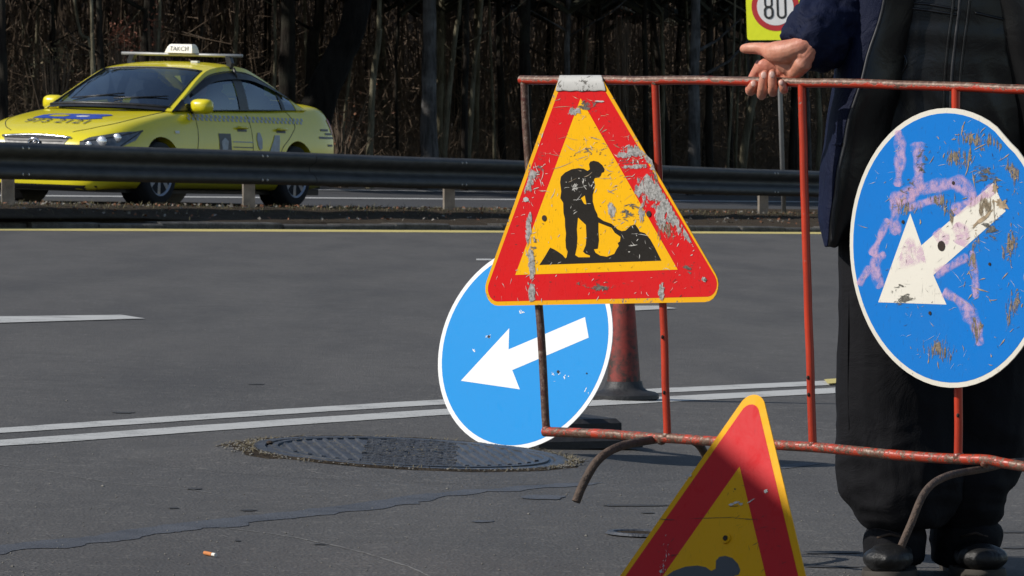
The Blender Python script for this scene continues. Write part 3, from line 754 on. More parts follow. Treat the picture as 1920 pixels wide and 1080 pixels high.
for k, (pts, wpx) in enumerate(((((1683, 244), (1688, 275), (1687, 310), (1683, 350)), 17), (((1720, 266), (1722, 300), (1722, 335), (1712, 362), (1690, 372), (1668, 372)), 20),
        (((1675, 372), (1680, 395), (1676, 415), (1683, 440)), 16), (((1665, 410), (1650, 445), (1635, 480)), 13), (((1680, 378), (1715, 360), (1760, 348), (1800, 345), (1828, 372)), 20),
        (((1700, 392), (1740, 378), (1770, 372)), 12), (((1660, 475), (1642, 490), (1643, 515), (1652, 540)), 15), (((1632, 500), (1618, 520), (1610, 535)), 12), (((1690, 470), (1715, 478), (1732, 474)), 34), (((1755, 432), (1765, 445), (1780, 450)), 26),
        (((1790, 420), (1805, 440), (1800, 460)), 22), (((1768, 548), (1795, 562), (1815, 585), (1832, 615), (1838, 648)), 19), (((1822, 470), (1828, 520), (1830, 560)), 12), (((1752, 516), (1780, 500), (1815, 480)), 12), (((1848, 350), (1860, 368)), 18), (((1785, 395), (1830, 375), (1850, 360)), 14))):
    spraystroke(pts, wpx*1.25, 0.0007+0.00002*k)
cin = lambda u, v: ((u-1777)/172)**2 + ((v-465)/253)**2 < 1
cr = lambda r: (r.uniform(1600, 1935), r.uniform(205, 725))
slivers((cr, cin), cq, 70, 'scratches', M_SCR_T, CS, 5, (4, 18), (0.8, 2.8), (20, 70, 110, 40), 0.00112, [(1830, 260, 35, 20), (1800, 275, 25, 12), (1815, 310, 10, 30), (1770, 380, 10, 25), (1825, 480, 6, 30), (1895, 450, 8, 50), (1880, 290, 15, 20), (1850, 240, 30, 12), (1690, 390, 20, 12), (1830, 545, 15, 15), (1765, 660, 50, 30), (1905, 600, 15, 40)])
slivers((cr, cin), cq, 45, 'scratches', M_SCR_T, CS, 6, (3, 12), (0.5, 1.3), (20, 70, 110, 150), 0.00108)
slivers((cr, cin), cq, 90, 'scratches', M_SCR_L, CS, 7, (3, 18), (0.4, 0.8), (10, 60, 130), 0.00105)
slivers((cr, cin), cq, 25, 'scratches', M_SCR_D, CS, 8, (2, 8), (0.4, 1.1), (20, 70, 120), 0.00116)
slivers((cr, cin), cq, 45, 'scratches', M_SCR_D, CS, 9, (3, 12), (0.4, 1.0), (60, 100, 30), 0.0012, [(1700, 520, 25, 30), (1790, 430, 40, 35), (1850, 260, 35, 25), (1860, 400, 15, 15)])
for u, v, r in ((1765.5, 461, 0.0095), (1788, 343, 0.0035), (1693.5, 416, 0.0035), (1744, 587, 0.0035), (1856, 495, 0.003)):
    m = MB(); m.lathe([(r, 0), (r, 0.0012), (r*0.5, 0.0012)], cq(u, v, 0.0006), 12, CN); m.build('bolt_hole', M_HOLE, CS)
for k, (u, v, ru, rv, ro, mt) in enumerate(((1825, 262, 60, 30, 0.2, M_GRIME1), (1872, 268, 50, 26, 0.4, M_GRIME1), (1800, 292, 50, 26, -0.2, M_GRIME1), (1850, 330, 75, 40, 0.3, M_GRIME2), (1898, 320, 30, 60, -0.3, M_GRIME1), (1812, 300, 16, 45, 0.3, M_GRIME1),
        (1766, 375, 40, 24, 0.1, M_GRIME1), (1775, 395, 20, 40, -0.5, M_GRIME1), (1700, 390, 45, 26, 0, M_GRIME1), (1825, 480, 20, 55, 0.1, M_GRIME1), (1895, 460, 22, 70, 0.15, M_GRIME1), (1900, 580, 24, 60, 0.1, M_GRIME1), (1832, 620, 24, 55, -0.2, M_GRIME1), (1760, 655, 60, 35, 0.2, M_GRIME1), (1730, 300, 30, 60, 0.2, M_GRIME2), (1690, 560, 40, 40, 0.2, M_GRIME2), (1860, 430, 50, 40, 0.4, M_GRIME2), (1700, 350, 30, 30, 0, M_GRIME2), (1845, 385, 45, 35, 0.4, M_GRIME1))):
    grimepatch(u, v, ru, rv, ro, mt, 0.00098+0.000006*k, CS, cq, cin)
for k, (u, v, ru, rv, ro, mt) in enumerate(((1230, 330, 45, 26, A, M_GRIME2), (1180, 300, 40, 16, -0.1, M_GRIME2), (1110, 280, 60, 26, -0.2, M_GRIME2), (1000, 480, 12, 95, 0.05, M_GRIME2), (1250, 430, 40, 30, A, M_GRIME1), (1100, 200, 50, 30, 0, M_GRIME2), (1010, 310, 20, 50, 0.3, M_GRIME2), (1130, 540, 110, 20, 0, M_GRIME2), (1290, 500, 40, 24, A, M_GRIME2), (1180, 400, 40, 50, 0, M_GRIME2))):
    grimepatch(u, v, ru, rv, ro, mt, 0.00100+0.000004*k, TS, tq, tri_in)
for k, (u, v, ru, rv, ro) in enumerate(((1878, 382, 12, 8, 0.5), (1866, 352, 5, 9, 0.2), (1840, 412, 22, 3, -0.7))):
    patch(u, v, ru, rv, k+40, 'rust_patch', M_SCR_T, CS, cq, 0.00124, ro, 0.9)

# clean round sign standing behind, on a rubber foot
NN = V((-0.57, -0.777, 0.27)).normalized(); NO = P(983, 650, 13.18)
NS = thing('direction_sign', 'clean round blue sign with white arrow leaning on a black foot behind the barrier', 'road sign', tuple(NO))
nx = V((NN.y, -NN.x, 0)).normalized(); nx = nx if nx.x > 0 else -nx; ny = NN.cross(nx); ny = ny if ny.z > 0 else -ny
nq = lambda u, v, d=0.0: hit(u, v, NO + NN*d, NN)
NR = 199/(F/13.18)
stack(disc(NR, 80, 0, NO, nx, ny), NN, -0.003, 0.0, 'rim', M_N_WHITE, NS)
stack(disc(NR-0.0125, 80, 0, NO, nx, ny), NN, 0.0001, 0.0003, 'blue_face', M_N_BLUE, NS)
stack([nq(*p) for p in ((864.4, 714), (955, 615.7), (953.7, 655.4), (1097, 594.6), (1104, 633), (960.7, 694), (974.8, 730))], NN, 0.0004, 0.0006, 'arrow', M_N_WHITE, NS)
for u, v, r in ((1046.5, 697, 0.004), (916.5, 631, 0.0035), (1100, 700, 0.002)):
    m = MB(); m.lathe([(r, 0), (r, 0.001), (r*0.5, 0.001)], nq(u, v, 0.001), 10, NN); m.build('bolt_hole', M_HOLE, NS)
nin = lambda u, v: True
slivers((None, nin), nq, 26, 'chips', M_N_WHITE, NS, 11, (2, 6), (0.8, 2.4), (10, 60, 120), 0.0007, [(1043, 704, 8, 5), (1060, 708, 8, 4), (979, 585, 2, 2), (916, 631, 2, 2), (890, 655, 2, 2), (1100, 735, 6, 4)])
fb = G(1030, 838, 0.0); m = MB()
def rbox(c, sx, sy, sz, rz, ch=0.012):
    M = Matrix.Rotation(rz, 3, 'Z'); rings = []
    for z, k in ((0, 0), (sz-ch, 0), (sz, ch)):
        rings.append([V(c)+M @ V((x*(sx/2-k), y*(sy/2-k), 0))+V((0, 0, z)) for x, y in ((-1, -1), (1, -1), (1, 1), (-1, 1))])
    return rings
m.loft(rbox(fb+V((0.05, 0.09, 0)), 0.30, 0.36, 0.032, radians(20))); m.loft(rbox(fb+V((0.04, 0.10, 0.0315)), 0.23, 0.28, 0.045, radians(20)))
m.build('foot', M_RUBBER, NS)
m = MB(); a = fb+V((0.03, 0.16, 0.06)); m.tube([a, NO + ny*0.12 - NN*0.02], 0.018, 10); m.build('post', M_GALV, NS, True)

# triangular sign in front, its lower part below the picture
FA, FB_ = radians(42.2), radians(19.5)
FN = V((-sin(FA)*cos(FB_), -cos(FA)*cos(FB_), sin(FB_))).normalized(); FO = P(1400, 900, 6.3)
fq = lambda u, v, d=0.0: hit(u, v, FO + FN*d, FN)
gb = G(1247, 1470, 0)
FS = thing('roadworks_sign', 'front triangular roadworks sign with rounded yellow tip and clean shaded red border', 'road sign', (FO.x, FO.y, gz(FO.x)))
vb = 1440
lowest = min(fq(890, vb).z, fq(1604, vb).z)
stack(rounded([fq(1422, 708), fq(1604-0.239*(1470-vb), vb+6), fq(890+0.7*(1470-vb), vb)], [0.022, 0.03, 0.03], 12), FN, -0.002, 0.0, 'panel', M_F_YEL, FS)
stack(rounded([fq(1414.8, 736), fq(1496.7+0.239*340, 1420), fq(1175-0.7*340, 1416)], [0.0155, 0.02, 0.02], 12), FN, 0.0001, 0.0003, 'red_border', M_F_RED, FS)
stack([fq(1387.2, 875), fq(1436.7+0.239*240, 1322), fq(1244-0.7*240, 1318)], FN, 0.0004, 0.0006, 'yellow_field', M_F_YEL, FS)
def w2(x, y):      # same symbol, carried over into this sign
    p = tq(*wp(x, y)); o = tq(*wp(560, 175)); d = p-o; return d.dot(BU), d.z
fxu = V((cos(FA), -sin(FA), 0)); fyu = fxu.cross(FN); fyu = fyu if fyu.z > 0 else -fyu
hc = fq(1364, 1068)
def fman(x, y): a, b = w2(x, y); return hc + fxu*a*1.02 + fyu*b*1.02
stack([fman(*p) for p in WORK], FN, 0.0007, 0.0009, 'digging_man', M_F_GRY, FS, [[fman(*p) for p in h] for h in WHOLES])
m = MB(); m.lathe([(0.0068, 0), (0.0062, 0.0012), (0.004, 0.0012)], fq(1361.5, 1009.5, 0.0016), 16, FN); m.build('washer', M_F_YEL, FS)
m = MB(); m.lathe([(0.0034, 0.0010), (0.0034, 0.0026), (0.001, 0.0022)], fq(1361.5, 1009.5, 0.0016), 12, FN); m.build('bolt_hole', M_HOLE, FS)
fin = lambda u, v: True
for k, (u, v, ru, rv, ro) in enumerate(((1371, 946, 5, 2.2, -0.1), (1380, 942, 5, 2.0, -0.2), (1389, 945, 4, 2.4, 0), (1408, 939, 8, 0.9, -0.6), (1435.5, 921, 3.2, 3.6, 0), (1239, 1071, 3, 3, 0), (1295, 892, 3, 1.6, -0.6))):
    patch(u, v, ru, rv, k+60, 'paint_chip', M_SCR_L, FS, fq, 0.0012+0.00002*k, ro, 0.7)
for k, (u, v, ru, rv, ro) in enumerate(((1376, 949, 9, 0.7, -0.1), (1340, 971, 42, 0.55, -0.03), (1400, 973, 22, 0.5, 0.06), (1250, 974, 14, 0.7, 0.05), (1378, 917, 1.5, 1.5, 0))):
    patch(u, v, ru, rv, k+80, 'scratch', M_SCR_D, FS, fq, 0.0011, ro, 0.5)
slivers((None, inpoly([(1400, 800), (1500, 1080), (1180, 1080)])), fq, 40, 'scratches', M_SCR_D, FS, 13, (3, 12), (0.4, 1.0), (15, 80, 30), 0.0010, [(1440, 1030, 25, 30), (1250, 1040, 10, 30), (1380, 960, 40, 30)])
slivers((None, inpoly([(1400, 800), (1500, 1080), (1180, 1080)])), fq, 26, 'scratches', M_SCR_L, FS, 14, (1.5, 5), (0.5, 1.4), (75, 80), 0.00115, [(1248, 1045, 3, 22), (1243, 1065, 3, 12)])
# prop behind and a bottom bar
mid = fq(1250, 1400); topp = fq(1390, 930, -0.004)
bk = V((topp.x-FN.x*0.42, topp.y-FN.y*0.42, gz(topp.x-FN.x*0.42)))
m = MB(); m.tube([topp - FN*0.006, bk], 0.009, 10); m.build('prop', M_GALV, FS, True)
for uu in (960, 1540):
    q = fq(uu, 1432, -0.006); m = MB(); m.tube([q + fyu*0.08, V((q.x, q.y, gz(q.x)))], 0.009, 10); m.build('foot', M_GALV, FS, True)

# cone
cb = G(1171, 752); sc_ = F/cb.y
CN_ = thing('traffic_cone', 'faded red traffic cone with black base behind the barrier', 'traffic cone', (cb.x, cb.y+0.1, gz(cb.x)))
co = V((cb.x, cb.y+0.1, gz(cb.x)))
px = 1/(F/co.y)
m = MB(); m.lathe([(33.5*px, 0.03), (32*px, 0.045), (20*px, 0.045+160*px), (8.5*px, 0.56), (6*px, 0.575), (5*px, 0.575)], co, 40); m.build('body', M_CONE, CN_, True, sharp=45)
m = MB(); m.lathe([(62*px, 0.0), (66*px, 0.004), (66*px, 0.016), (60*px, 0.024), (44*px, 0.030), (37*px, 0.040), (34*px, 0.060), (33*px, 0.060)], co, 44); m.build('base', M_RUBBER, CN_, True, sharp=40)

# manhole cover
mc = G(770, 869); R0 = 0.5*(G(1060, 869).x-G(482, 869).x)
MH = thing('manhole_cover', 'large ribbed iron manhole cover in the asphalt beside the clean blue sign', 'manhole cover', tuple(mc))
def MZ(p):      # the cover sits a little askew, its far side higher
    dx, dy = p.x-mc.x, p.y-mc.y; r = math.hypot(dx, dy); k = 1.0
    if r > R0: k = max(0, 1-(r-R0)/0.34); k = k*k*(3-2*k); dx, dy = dx*R0/r, dy*R0/r
    return k*(0.002 + 0.013*(1+dy/R0) + 0.008*(1-dx/R0))
def on(p, off): return V((p.x, p.y, gz(p.x, off+MZ(p))))
def ring(r0, r1, z0, z1, name, mat, n=72, jit=0.0):
    m = MB(); rs = []
    for r, z in ((r0, z0-0.004), (r0, z1), (r1, z1), (r1, z0-0.004)):
        rs.append([on(mc + V((cos(2*pi*k/n), sin(2*pi*k/n), 0))*(r + (jit*noise.noise((cos(2*pi*k/n)*6, sin(2*pi*k/n)*6, r*20)) if jit else 0)), z) for k in range(n)])
    m.loft(rs, cap=False); return m.build(name, mat, MH)
m = MB(); rs = [[on(mc+V((cos(2*pi*k/72), sin(2*pi*k/72), 0))*r, 0.0015 if r < R0+0.3 else 0.0003) for k in range(72)] for r in (R0-0.03, R0+0.01, R0+0.05, R0+0.1, R0+0.16, R0+0.22, R0+0.29, R0+0.345)]
m.loft(rs, cap=False); m.f = [f[::-1] if (m.v[f[1]]-m.v[f[0]]).cross(m.v[f[2]]-m.v[f[0]]).z < 0 else f for f in m.f]; m.build('asphalt_mound', M_ROAD, road, True)
ring(R0-0.018, R0+0.012, 0.0, 0.006, 'frame', M_IRON)
m = MB(); m.add([on(mc+V((cos(2*pi*k/64), sin(2*pi*k/64), 0))*(R0-0.024), 0.003) for k in range(64)], [tuple(range(64))]); m.build('cover', M_IRON, MH)
ring(R0-0.05, R0-0.036, 0.003, 0.0075, 'ridge', M_IRON)
m = MB()
def rib(p, q, w=0.011):
    a, b = V((p[0], p[1], 0)), V((q[0], q[1], 0)); d = (b-a).normalized(); s = V((-d.y, d.x, 0))*w/2
    lo = [on(mc+x, 0.002) for x in (a-s, a+s, b+s, b-s)]; hi = [on(mc+x, 0.0085) for x in (a-s*0.7, a+s*0.7, b+s*0.7, b-s*0.7)]
    m.loft([lo, hi])
Ri = R0-0.06
for sx in (-1, 1):
    for k in range(-16, 20):
        pts = []
        for j in range(61):
            t = -Ri+2*Ri*j/60; x = sx*0.25+k*0.030-t*0.16
            if abs(x) > 0.115 and x*x+t*t < Ri*Ri and (x > 0) == (sx > 0): pts.append((x, t))
        if len(pts) > 6: rib(pts[0], pts[-1], 0.012)
for r_ in range(-10, 11):
    y = r_*0.036
    for c_ in range(-2, 3):
        x = c_*0.05 + (0.025 if r_ % 2 else 0)
        if abs(x) < 0.105 and x*x+y*y < Ri*Ri: rib((x-0.017, y), (x+0.017, y), 0.014)
tag(m.build('tread', M_IRON, MH), kind='stuff')
m = MB(); m.ell(on(mc+V((-R0*0.93, 0.05, 0)), 0.006), (0.010, 0.016, 0.006), None, 8, 6); m.build('lifting_lug', M_HOLE, MH, True)
# dirt, grit and dead grass pressed round the frame
m = MB(); n = 96; rs = []
for r, z in ((R0+0.010, 0.004), (R0+0.028, 0.007), (R0+0.055, 0.0018)):
    row = []
    for k in range(n):
        q = 2*pi*k/n; wx = 1.0 + (0.9 if cos(q) < -0.75 else 0.15 if cos(q) > 0.8 else 0)
        rr = R0+0.013 + (r-R0-0.013)*wx*(0.75+0.8*noise.noise((cos(q)*4, sin(q)*4, 2)))
        row.append(on(mc+V((cos(q), sin(q), 0))*rr, z+0.002*noise.noise((cos(q)*15, sin(q)*15, r*9))))
    rs.append(row)
m.loft(rs, cap=False); m.build('dirt_ring', M_DIRT, MH, True)
st = MB(); sg = MB(); rnd = random.Random(5)
for k in range(1500):
    q = rnd.uniform(0, 2*pi); ex = rnd.random() < 0.5
    if ex: q = rnd.choice((pi, 0.05))+rnd.gauss(0, 0.35)
    r = R0+0.012+abs(rnd.gauss(0, 0.018))*(1.9 if cos(q) < -0.5 else 1.0)
    p = on(mc+V((cos(q), sin(q), 0))*r, 0.005)
    if rnd.random() < 0.55:
        a = rnd.uniform(0, 6.28); l = rnd.uniform(0.012, 0.04); d = V((cos(a)*l, sin(a)*l, rnd.uniform(0.0, 0.010))); sdir = V((-sin(a), cos(a), 0))*0.0015
        st.add([p-sdir, p+sdir, p+d], [(0, 1, 2)])
    else: sg.ell(p, V((1, 0.8, 0.6))*rnd.uniform(0.0015, 0.0042), None, 5, 4)
for k in range(420):     # loose straw over the cover
    x, y = rnd.uniform(-R0, R0*0.7), rnd.gauss(0, R0*0.4)
    if x*x+y*y > (R0*0.95)**2: continue
    p = on(mc+V((x, y, 0)), 0.010); a = rnd.uniform(0, 6.28); l = rnd.uniform(0.01, 0.035); d = V((cos(a)*l, sin(a)*l, 0.002)); sdir = V((-sin(a), cos(a), 0))*0.0014
    st.add([p-sdir, p+sdir, p+d], [(0, 1, 2)])
tag(st.build('straw', M_STRAW, MH), kind='stuff'); tag(sg.build('grit', M_STONE, MH), kind='stuff')
# small valve cover half behind the front sign
vc = G(1205, 1004); VCV = thing('valve_cover', 'small round iron valve cover sunk in the asphalt behind the front triangular sign', 'manhole cover', tuple(vc))
m = MB(); rs = [[on(vc+V((cos(2*pi*k/40), sin(2*pi*k/40), 0))*r, z) for k in range(40)] for r, z in ((0.078, 0.003), (0.074, 0.008), (0.062, 0.008), (0.058, 0.004))]; m.loft(rs, cap=False); m.build('frame', M_IRON, VCV)
m = MB(); m.add([on(vc+V((cos(2*pi*k/40), sin(2*pi*k/40), 0))*0.058, 0.005) for k in range(40)], [tuple(range(40))]); m.build('lid', M_DIRT, VCV)
# a cigarette end and loose grit on the asphalt
cg = G(394, 1043); CG = thing('cigarette_end', 'orange cigarette end lying on the bare asphalt below the tar seam', 'cigarette end', tuple(cg))
px = 1/(F/cg.y); zz = V((0, 0, 0.0045))
a = G(384, 1041)+zz; b = G(398, 1044)+zz; c = G(404.5, 1045)+zz
M_FILT = simple('filter_paper', (0.55, 0.20, 0.06), 0.8, 0, 0.2, 200); M_PAP = simple('cigarette_paper', (0.7, 0.68, 0.62), 0.8, 0, 0.1, 200)
m = MB(); m.tube([a, b], 0.004, 10); m.build('filter', M_FILT, CG, True, sharp=50); m = MB(); m.tube([b+V((0.0005, 0, 0)), c], 0.0037, 10); m.build('paper', M_PAP, CG, True, sharp=50)
m = MB(); rnd = random.Random(11)
for k in range(520):
    u, v = rnd.uniform(-60, 1980), 1085-520*rnd.random()**1.6*0.9
    p = G(u, v, 0.001); s = rnd.uniform(0.001, 0.0028)*(2 if rnd.random() < 0.05 else 1)
    m.ell(p, V((s, s*0.8, s*0.6)), None, 5, 4)
tag(m.build('loose_grit', M_STONE), kind='stuff', label='tiny pale stones scattered on the asphalt')
# ------------------------------------------------------------------ the man holding the barrier
PY = 9.86; PS = F/PY
def skin_mat():
    t = NT('skin'); n = t.noise(40, 6, 0.65); f = t.noise(240, 4, 0.7); lo = t.noise(14, 3, 0.6)
    c = t.ramp(n, [(0.3, (0.44, 0.17, 0.105)), (0.55, (0.60, 0.27, 0.175)), (0.75, (0.68, 0.35, 0.25))])
    c = t.mix(t.math('MULTIPLY', t.ramp(lo, [(0.42, 0.0), (0.66, 1.0)]), 0.6), c, (0.54, 0.17, 0.115))
    t.bump(f, 0.25, 0.002)
    t.b.inputs['Subsurface Weight'].default_value = 0.12; t.b.inputs['Subsurface Radius'].default_value = (0.008, 0.003, 0.0015)
    return t.set(c, 0.48, 0, 0.4)
M_SKIN = skin_mat()
M_NAIL = simple('nail', (0.66, 0.42, 0.34), 0.3, 0, 0.1, 60)
def cloth(name, col, rough, wsc, bs, wave=0.5, coat=None, spec=0.4):
    t = NT(name); n = t.noise(wsc, 6, 0.6, 1.2); f = t.noise(420, 3, 0.7); c = t.noise(3, 4, 0.6)
    h = t.math('ADD', n, t.math('MULTIPLY', f, 0.10)); t.bump(h, bs, 0.02)
    return t.set(t.ramp(c, [(0.3, tuple(q*0.75 for q in col)), (0.7, tuple(q*1.25 for q in col))]), rough, 0, spec, coat)
M_TROU = cloth('black_trouser_cloth', (0.0055, 0.0055, 0.0072), 0.85, 9, 0.4, spec=0.2)
M_NAVY = cloth('navy_jacket_cloth', (0.005, 0.008, 0.026), 0.66, 16, 0.5, spec=0.14)
M_LEATHER = cloth('black_leather', (0.005, 0.005, 0.0052), 0.30, 9, 0.14, spec=0.5)
M_BOOT = cloth('boot_leather', (0.011, 0.011, 0.011), 0.42, 40, 0.3, spec=0.4)
M_SOLE = simple('boot_sole', (0.040, 0.033, 0.025), 0.8, 0, 0.3, 30)
M_ZIP = simple('zip', (0.03, 0.03, 0.032), 0.45, 0.3, 0.3, 90)
M_HAIR = simple('hair', (0.02, 0.015, 0.012), 0.6, 0, 0.4, 60)

pb = G(1745, 1082); PZ = gz(pb.x)
MAN = thing('person', 'man in black trousers, black leather vest and open navy jacket gripping the barrier rail', 'person', (pb.x, PY, PZ))
Q = lambda u, v, dy=0.0: P(u, v, PY+dy)
PXM = 1/PS
def ringE(c, rx, ry, n=20, tilt=None):
    return [c + V((cos(2*pi*k/n)*rx, sin(2*pi*k/n)*ry, 0)) for k in range(n)]
def legrings(rows):
    rr = catmull(rows, 3); return [ringE(Q(u, v, dy), w*PXM, d) for v, u, w, d, dy in rr]

# trousers
tm = MB()
tm.loft(legrings([(120, 1735, 96, 0.115, 0.02), (250, 1708, 112, 0.125, 0.0), (400, 1692, 116, 0.125, -0.01), (560, 1684, 111, 0.118, -0.015), (700, 1680, 109, 0.112, -0.02), (800, 1681, 110, 0.110, -0.02), (870, 1686, 112, 0.112, -0.02), (920, 1690, 104, 0.108, -0.02), (952, 1694, 86, 0.098, -0.02), (976, 1690, 68, 0.084, -0.015), (988, 1682, 49, 0.064, -0.01), (1000, 1680, 58, 0.074, -0.015), (1022, 1677, 54, 0.072, -0.02), (1046, 1675, 49, 0.066, -0.02)]))
tm.loft(legrings([(120, 1850, 96, 0.115, 0.04), (250, 1850, 112, 0.125, 0.05), (400, 1846, 116, 0.125, 0.06), (560, 1836, 111, 0.118, 0.07), (700, 1822, 112, 0.112, 0.07), (800, 1814, 110, 0.110, 0.07), (870, 1804, 106, 0.112, 0.07), (925, 1798, 80, 0.10, 0.07), (962, 1798, 66, 0.086, 0.07), (984, 1800, 56, 0.068, 0.075), (998, 1806, 64, 0.074, 0.07), (1022, 1804, 58, 0.07, 0.07), (1050, 1798, 49, 0.062, 0.07)]))
tm.loft([ringE(Q(u, v, dy), w*PXM, d) for v, u, w, d, dy in catmull([(-60, 1795, 172, 0.135, 0.03), (60, 1792, 182, 0.14, 0.03), (180, 1785, 192, 0.14, 0.03), (270, 1778, 178, 0.12, 0.03)], 3)])
def fold(p):
    v = 540 - (p.z-0.5)*PS
    k = 0.35 + 0.9*max(0, min(1, (0.42-p.z)/0.35))
    a = noise.noise(V((p.x*6+p.z*3, p.y*5, p.z*5-p.x*4)))
    r = 1-abs(noise.noise(V((p.x*9-p.z*2, p.y*7, p.z*9+p.x*6))))*2
    w_ = 1-abs(noise.noise(V((p.x*12+p.z*14, p.y*9, p.z*20-p.x*9))))*2; low = max(0, min(1, (0.36-p.z)/0.2)); return 0.010*a*k + 0.0095*r*k + 0.0045*w_*low
organic('trousers', tm, 0.006, M_TROU, MAN, 3, fold)
# side seam and a knee crease sewn on as a thin welt
m = MB(); m.tube([V(p) for p in catmull([Q(1602, 300, -0.055), Q(1592, 560, -0.075), Q(1590, 700, -0.085), Q(1592, 800, -0.085), Q(1596, 880, -0.07), Q(1606, 930, -0.03)], 8)], 0.002, 6); m.build('seam', M_TROU, MAN, True)

# boots
def boot(u, v, dy, yawdeg, s=1.0):
    r = P(u, v, PY+dy); base = V((r.x, r.y, gz(r.x))); M = Matrix.Rotation(radians(yawdeg), 3, 'Z')
    mb = MB(); rows = [(-0.225, 0.030, 0.040, 0.045), (-0.21, 0.044, 0.048, 0.060), (-0.16, 0.053, 0.050, 0.070), (-0.11, 0.051, 0.052, 0.078), (-0.06, 0.044, 0.060, 0.098), (0.0, 0.041, 0.062, 0.12), (0.05, 0.040, 0.056, 0.115), (0.075, 0.03, 0.05, 0.09)]
    rings = []
    for y, hw, cz, top in rows:
        rings.append([base + M @ (V((cos(2*pi*k/16)*hw*(1 if sin(2*pi*k/16) < 0 else 0.93), y, 0.017 + (sin(2*pi*k/16)+1)/2*(top-0.022)))*s) for k in range(16)])
    mb.loft(rings); mb.tube([base + M @ V((0, 0.01, 0.08)), base + M @ V((0, 0.02, 0.19))], [0.05, 0.052], 16)
    mb.ell(base + M @ V((0, -0.168, 0.042)), (0.050, 0.056, 0.026), M)
    o = organic('boot', mb, 0.004, M_BOOT, MAN, 4, lambda p: 0.0022*noise.noise(p*26))
    sm = MB(); sole = []
    prof = [(-0.235, 0.018), (-0.225, 0.036), (-0.19, 0.052), (-0.14, 0.056), (-0.09, 0.053), (-0.03, 0.043), (0.03, 0.042), (0.07, 0.038), (0.088, 0.02)]
    prof = catmull(prof, 4); prof = [(-0.240, 0.004), (-0.236, 0.022)] + prof[6:]; lp = [V((hw, y, 0))*s for y, hw in prof] + [V((-hw, y, 0))*s for y, hw in prof[::-1]]
    lo = [base + M @ q*1.0 + V((0, 0, 0.001)) for q in lp]; l2 = [base + M @ q*1.02 + V((0, 0, 0.010)) for q in lp]; l3 = [base + M @ q*0.99 + V((0, 0, 0.020)) for q in lp]
    sm.loft([lo, l2, l3]); sm.build('sole', M_SOLE, o, True, sharp=50)
    for k in range(4):
        y = -0.10+0.026*k; lm = MB(); z = 0.080+0.011*k
        lm.tube([base + M @ V((-0.026, y+0.004, z-0.004)), base + M @ V((0, y-0.004, z+0.004)), base + M @ V((0.026, y+0.004, z-0.004))], 0.0028, 6); lm.build('lace', M_HOLE, o, True)
boot(1676, 1050, 0.0, -8, 0.93); boot(1806, 1052, 0.09, 8, 0.88)

# leather vest over the trunk
vm = MB()
vrows = [(-500, 1800, 120, 0.085, 0.03), (-420, 1800, 176, 0.115, 0.02), (-300, 1800, 182, 0.135, 0.0), (-180, 1798, 176, 0.145, -0.01), (-60, 1796, 176, 0.152, -0.02), (60, 1792, 182, 0.158, -0.02), (150, 1788, 188, 0.158, -0.015), (230, 1785, 194, 0.156, -0.01), (300, 1782, 198, 0.154, 0.0), (335, 1781, 199, 0.152, 0.0)]
vm.loft([ringE(Q(u, v, dy), w*PXM, d, 28) for v, u, w, d, dy in catmull(vrows, 3)])
def vfold(p):
    h = p.z; a = noise.noise(V((p.x*3.0, p.y*3, h*24))); b = 1-abs(noise.noise(V((p.x*14+h*8, 0, h*7-p.x*6))))*2; wst = math.exp(-((h-1.06)/0.06)**2)
    low = max(0, min(1, (0.98-h)/0.1))
    return 0.004*a*(0.4+wst*1.4) + 0.0035*b*(0.3+low*1.6) + 0.003*noise.noise(p*9)
organic('vest', vm, 0.0065, M_LEATHER, MAN, 3, vfold)
vest = MAN.children[-1]
bv = BVHTree.FromPolygons([v.co.copy() for v in vest.data.vertices], [tuple(p.vertices) for p in vest.data.polygons])
def onvest(u, v, lift=0.003):
    o = camo.location - V(MAN.location); d = ray(u, v).normalized(); h = bv.ray_cast(o, d)
    p = (h[0] - d*lift) if h[0] else (P(u, v, PY-0.16) - V(MAN.location))
    return p + V(MAN.location)
for name, mat, uu, r in (('zip', M_ZIP, (1806, 1800, 1791, 1784, 1782), 0.0035), ('placket_stitch', M_LEATHER, (1795, 1788, 1778, 1771, 1769), 0.0032), ('placket_stitch', M_LEATHER, (1824, 1818, 1808, 1800, 1797), 0.0032)):
    m = MB(); pts = [onvest(u, v, 0.001) for u, v in catmull(list(zip(uu, (-120, 0, 80, 160, 300))), 8)]; m.tube(pts, r, 8); m.build(name, mat, vest, True)
for pts in (((1682, 14), (1730, 18), (1795, 28)), ((1682, 4), (1740, 8), (1796, 18)), ((1828, 24), (1880, 36), (1940, 50)), ((1680, 150), (1700, 118), (1685, 90))):
    m = MB(); m.tube([onvest(u, v, 0.0005) for u, v in catmull(pts, 8)], 0.0028, 6); m.build('seam', M_LEATHER, vest, True)

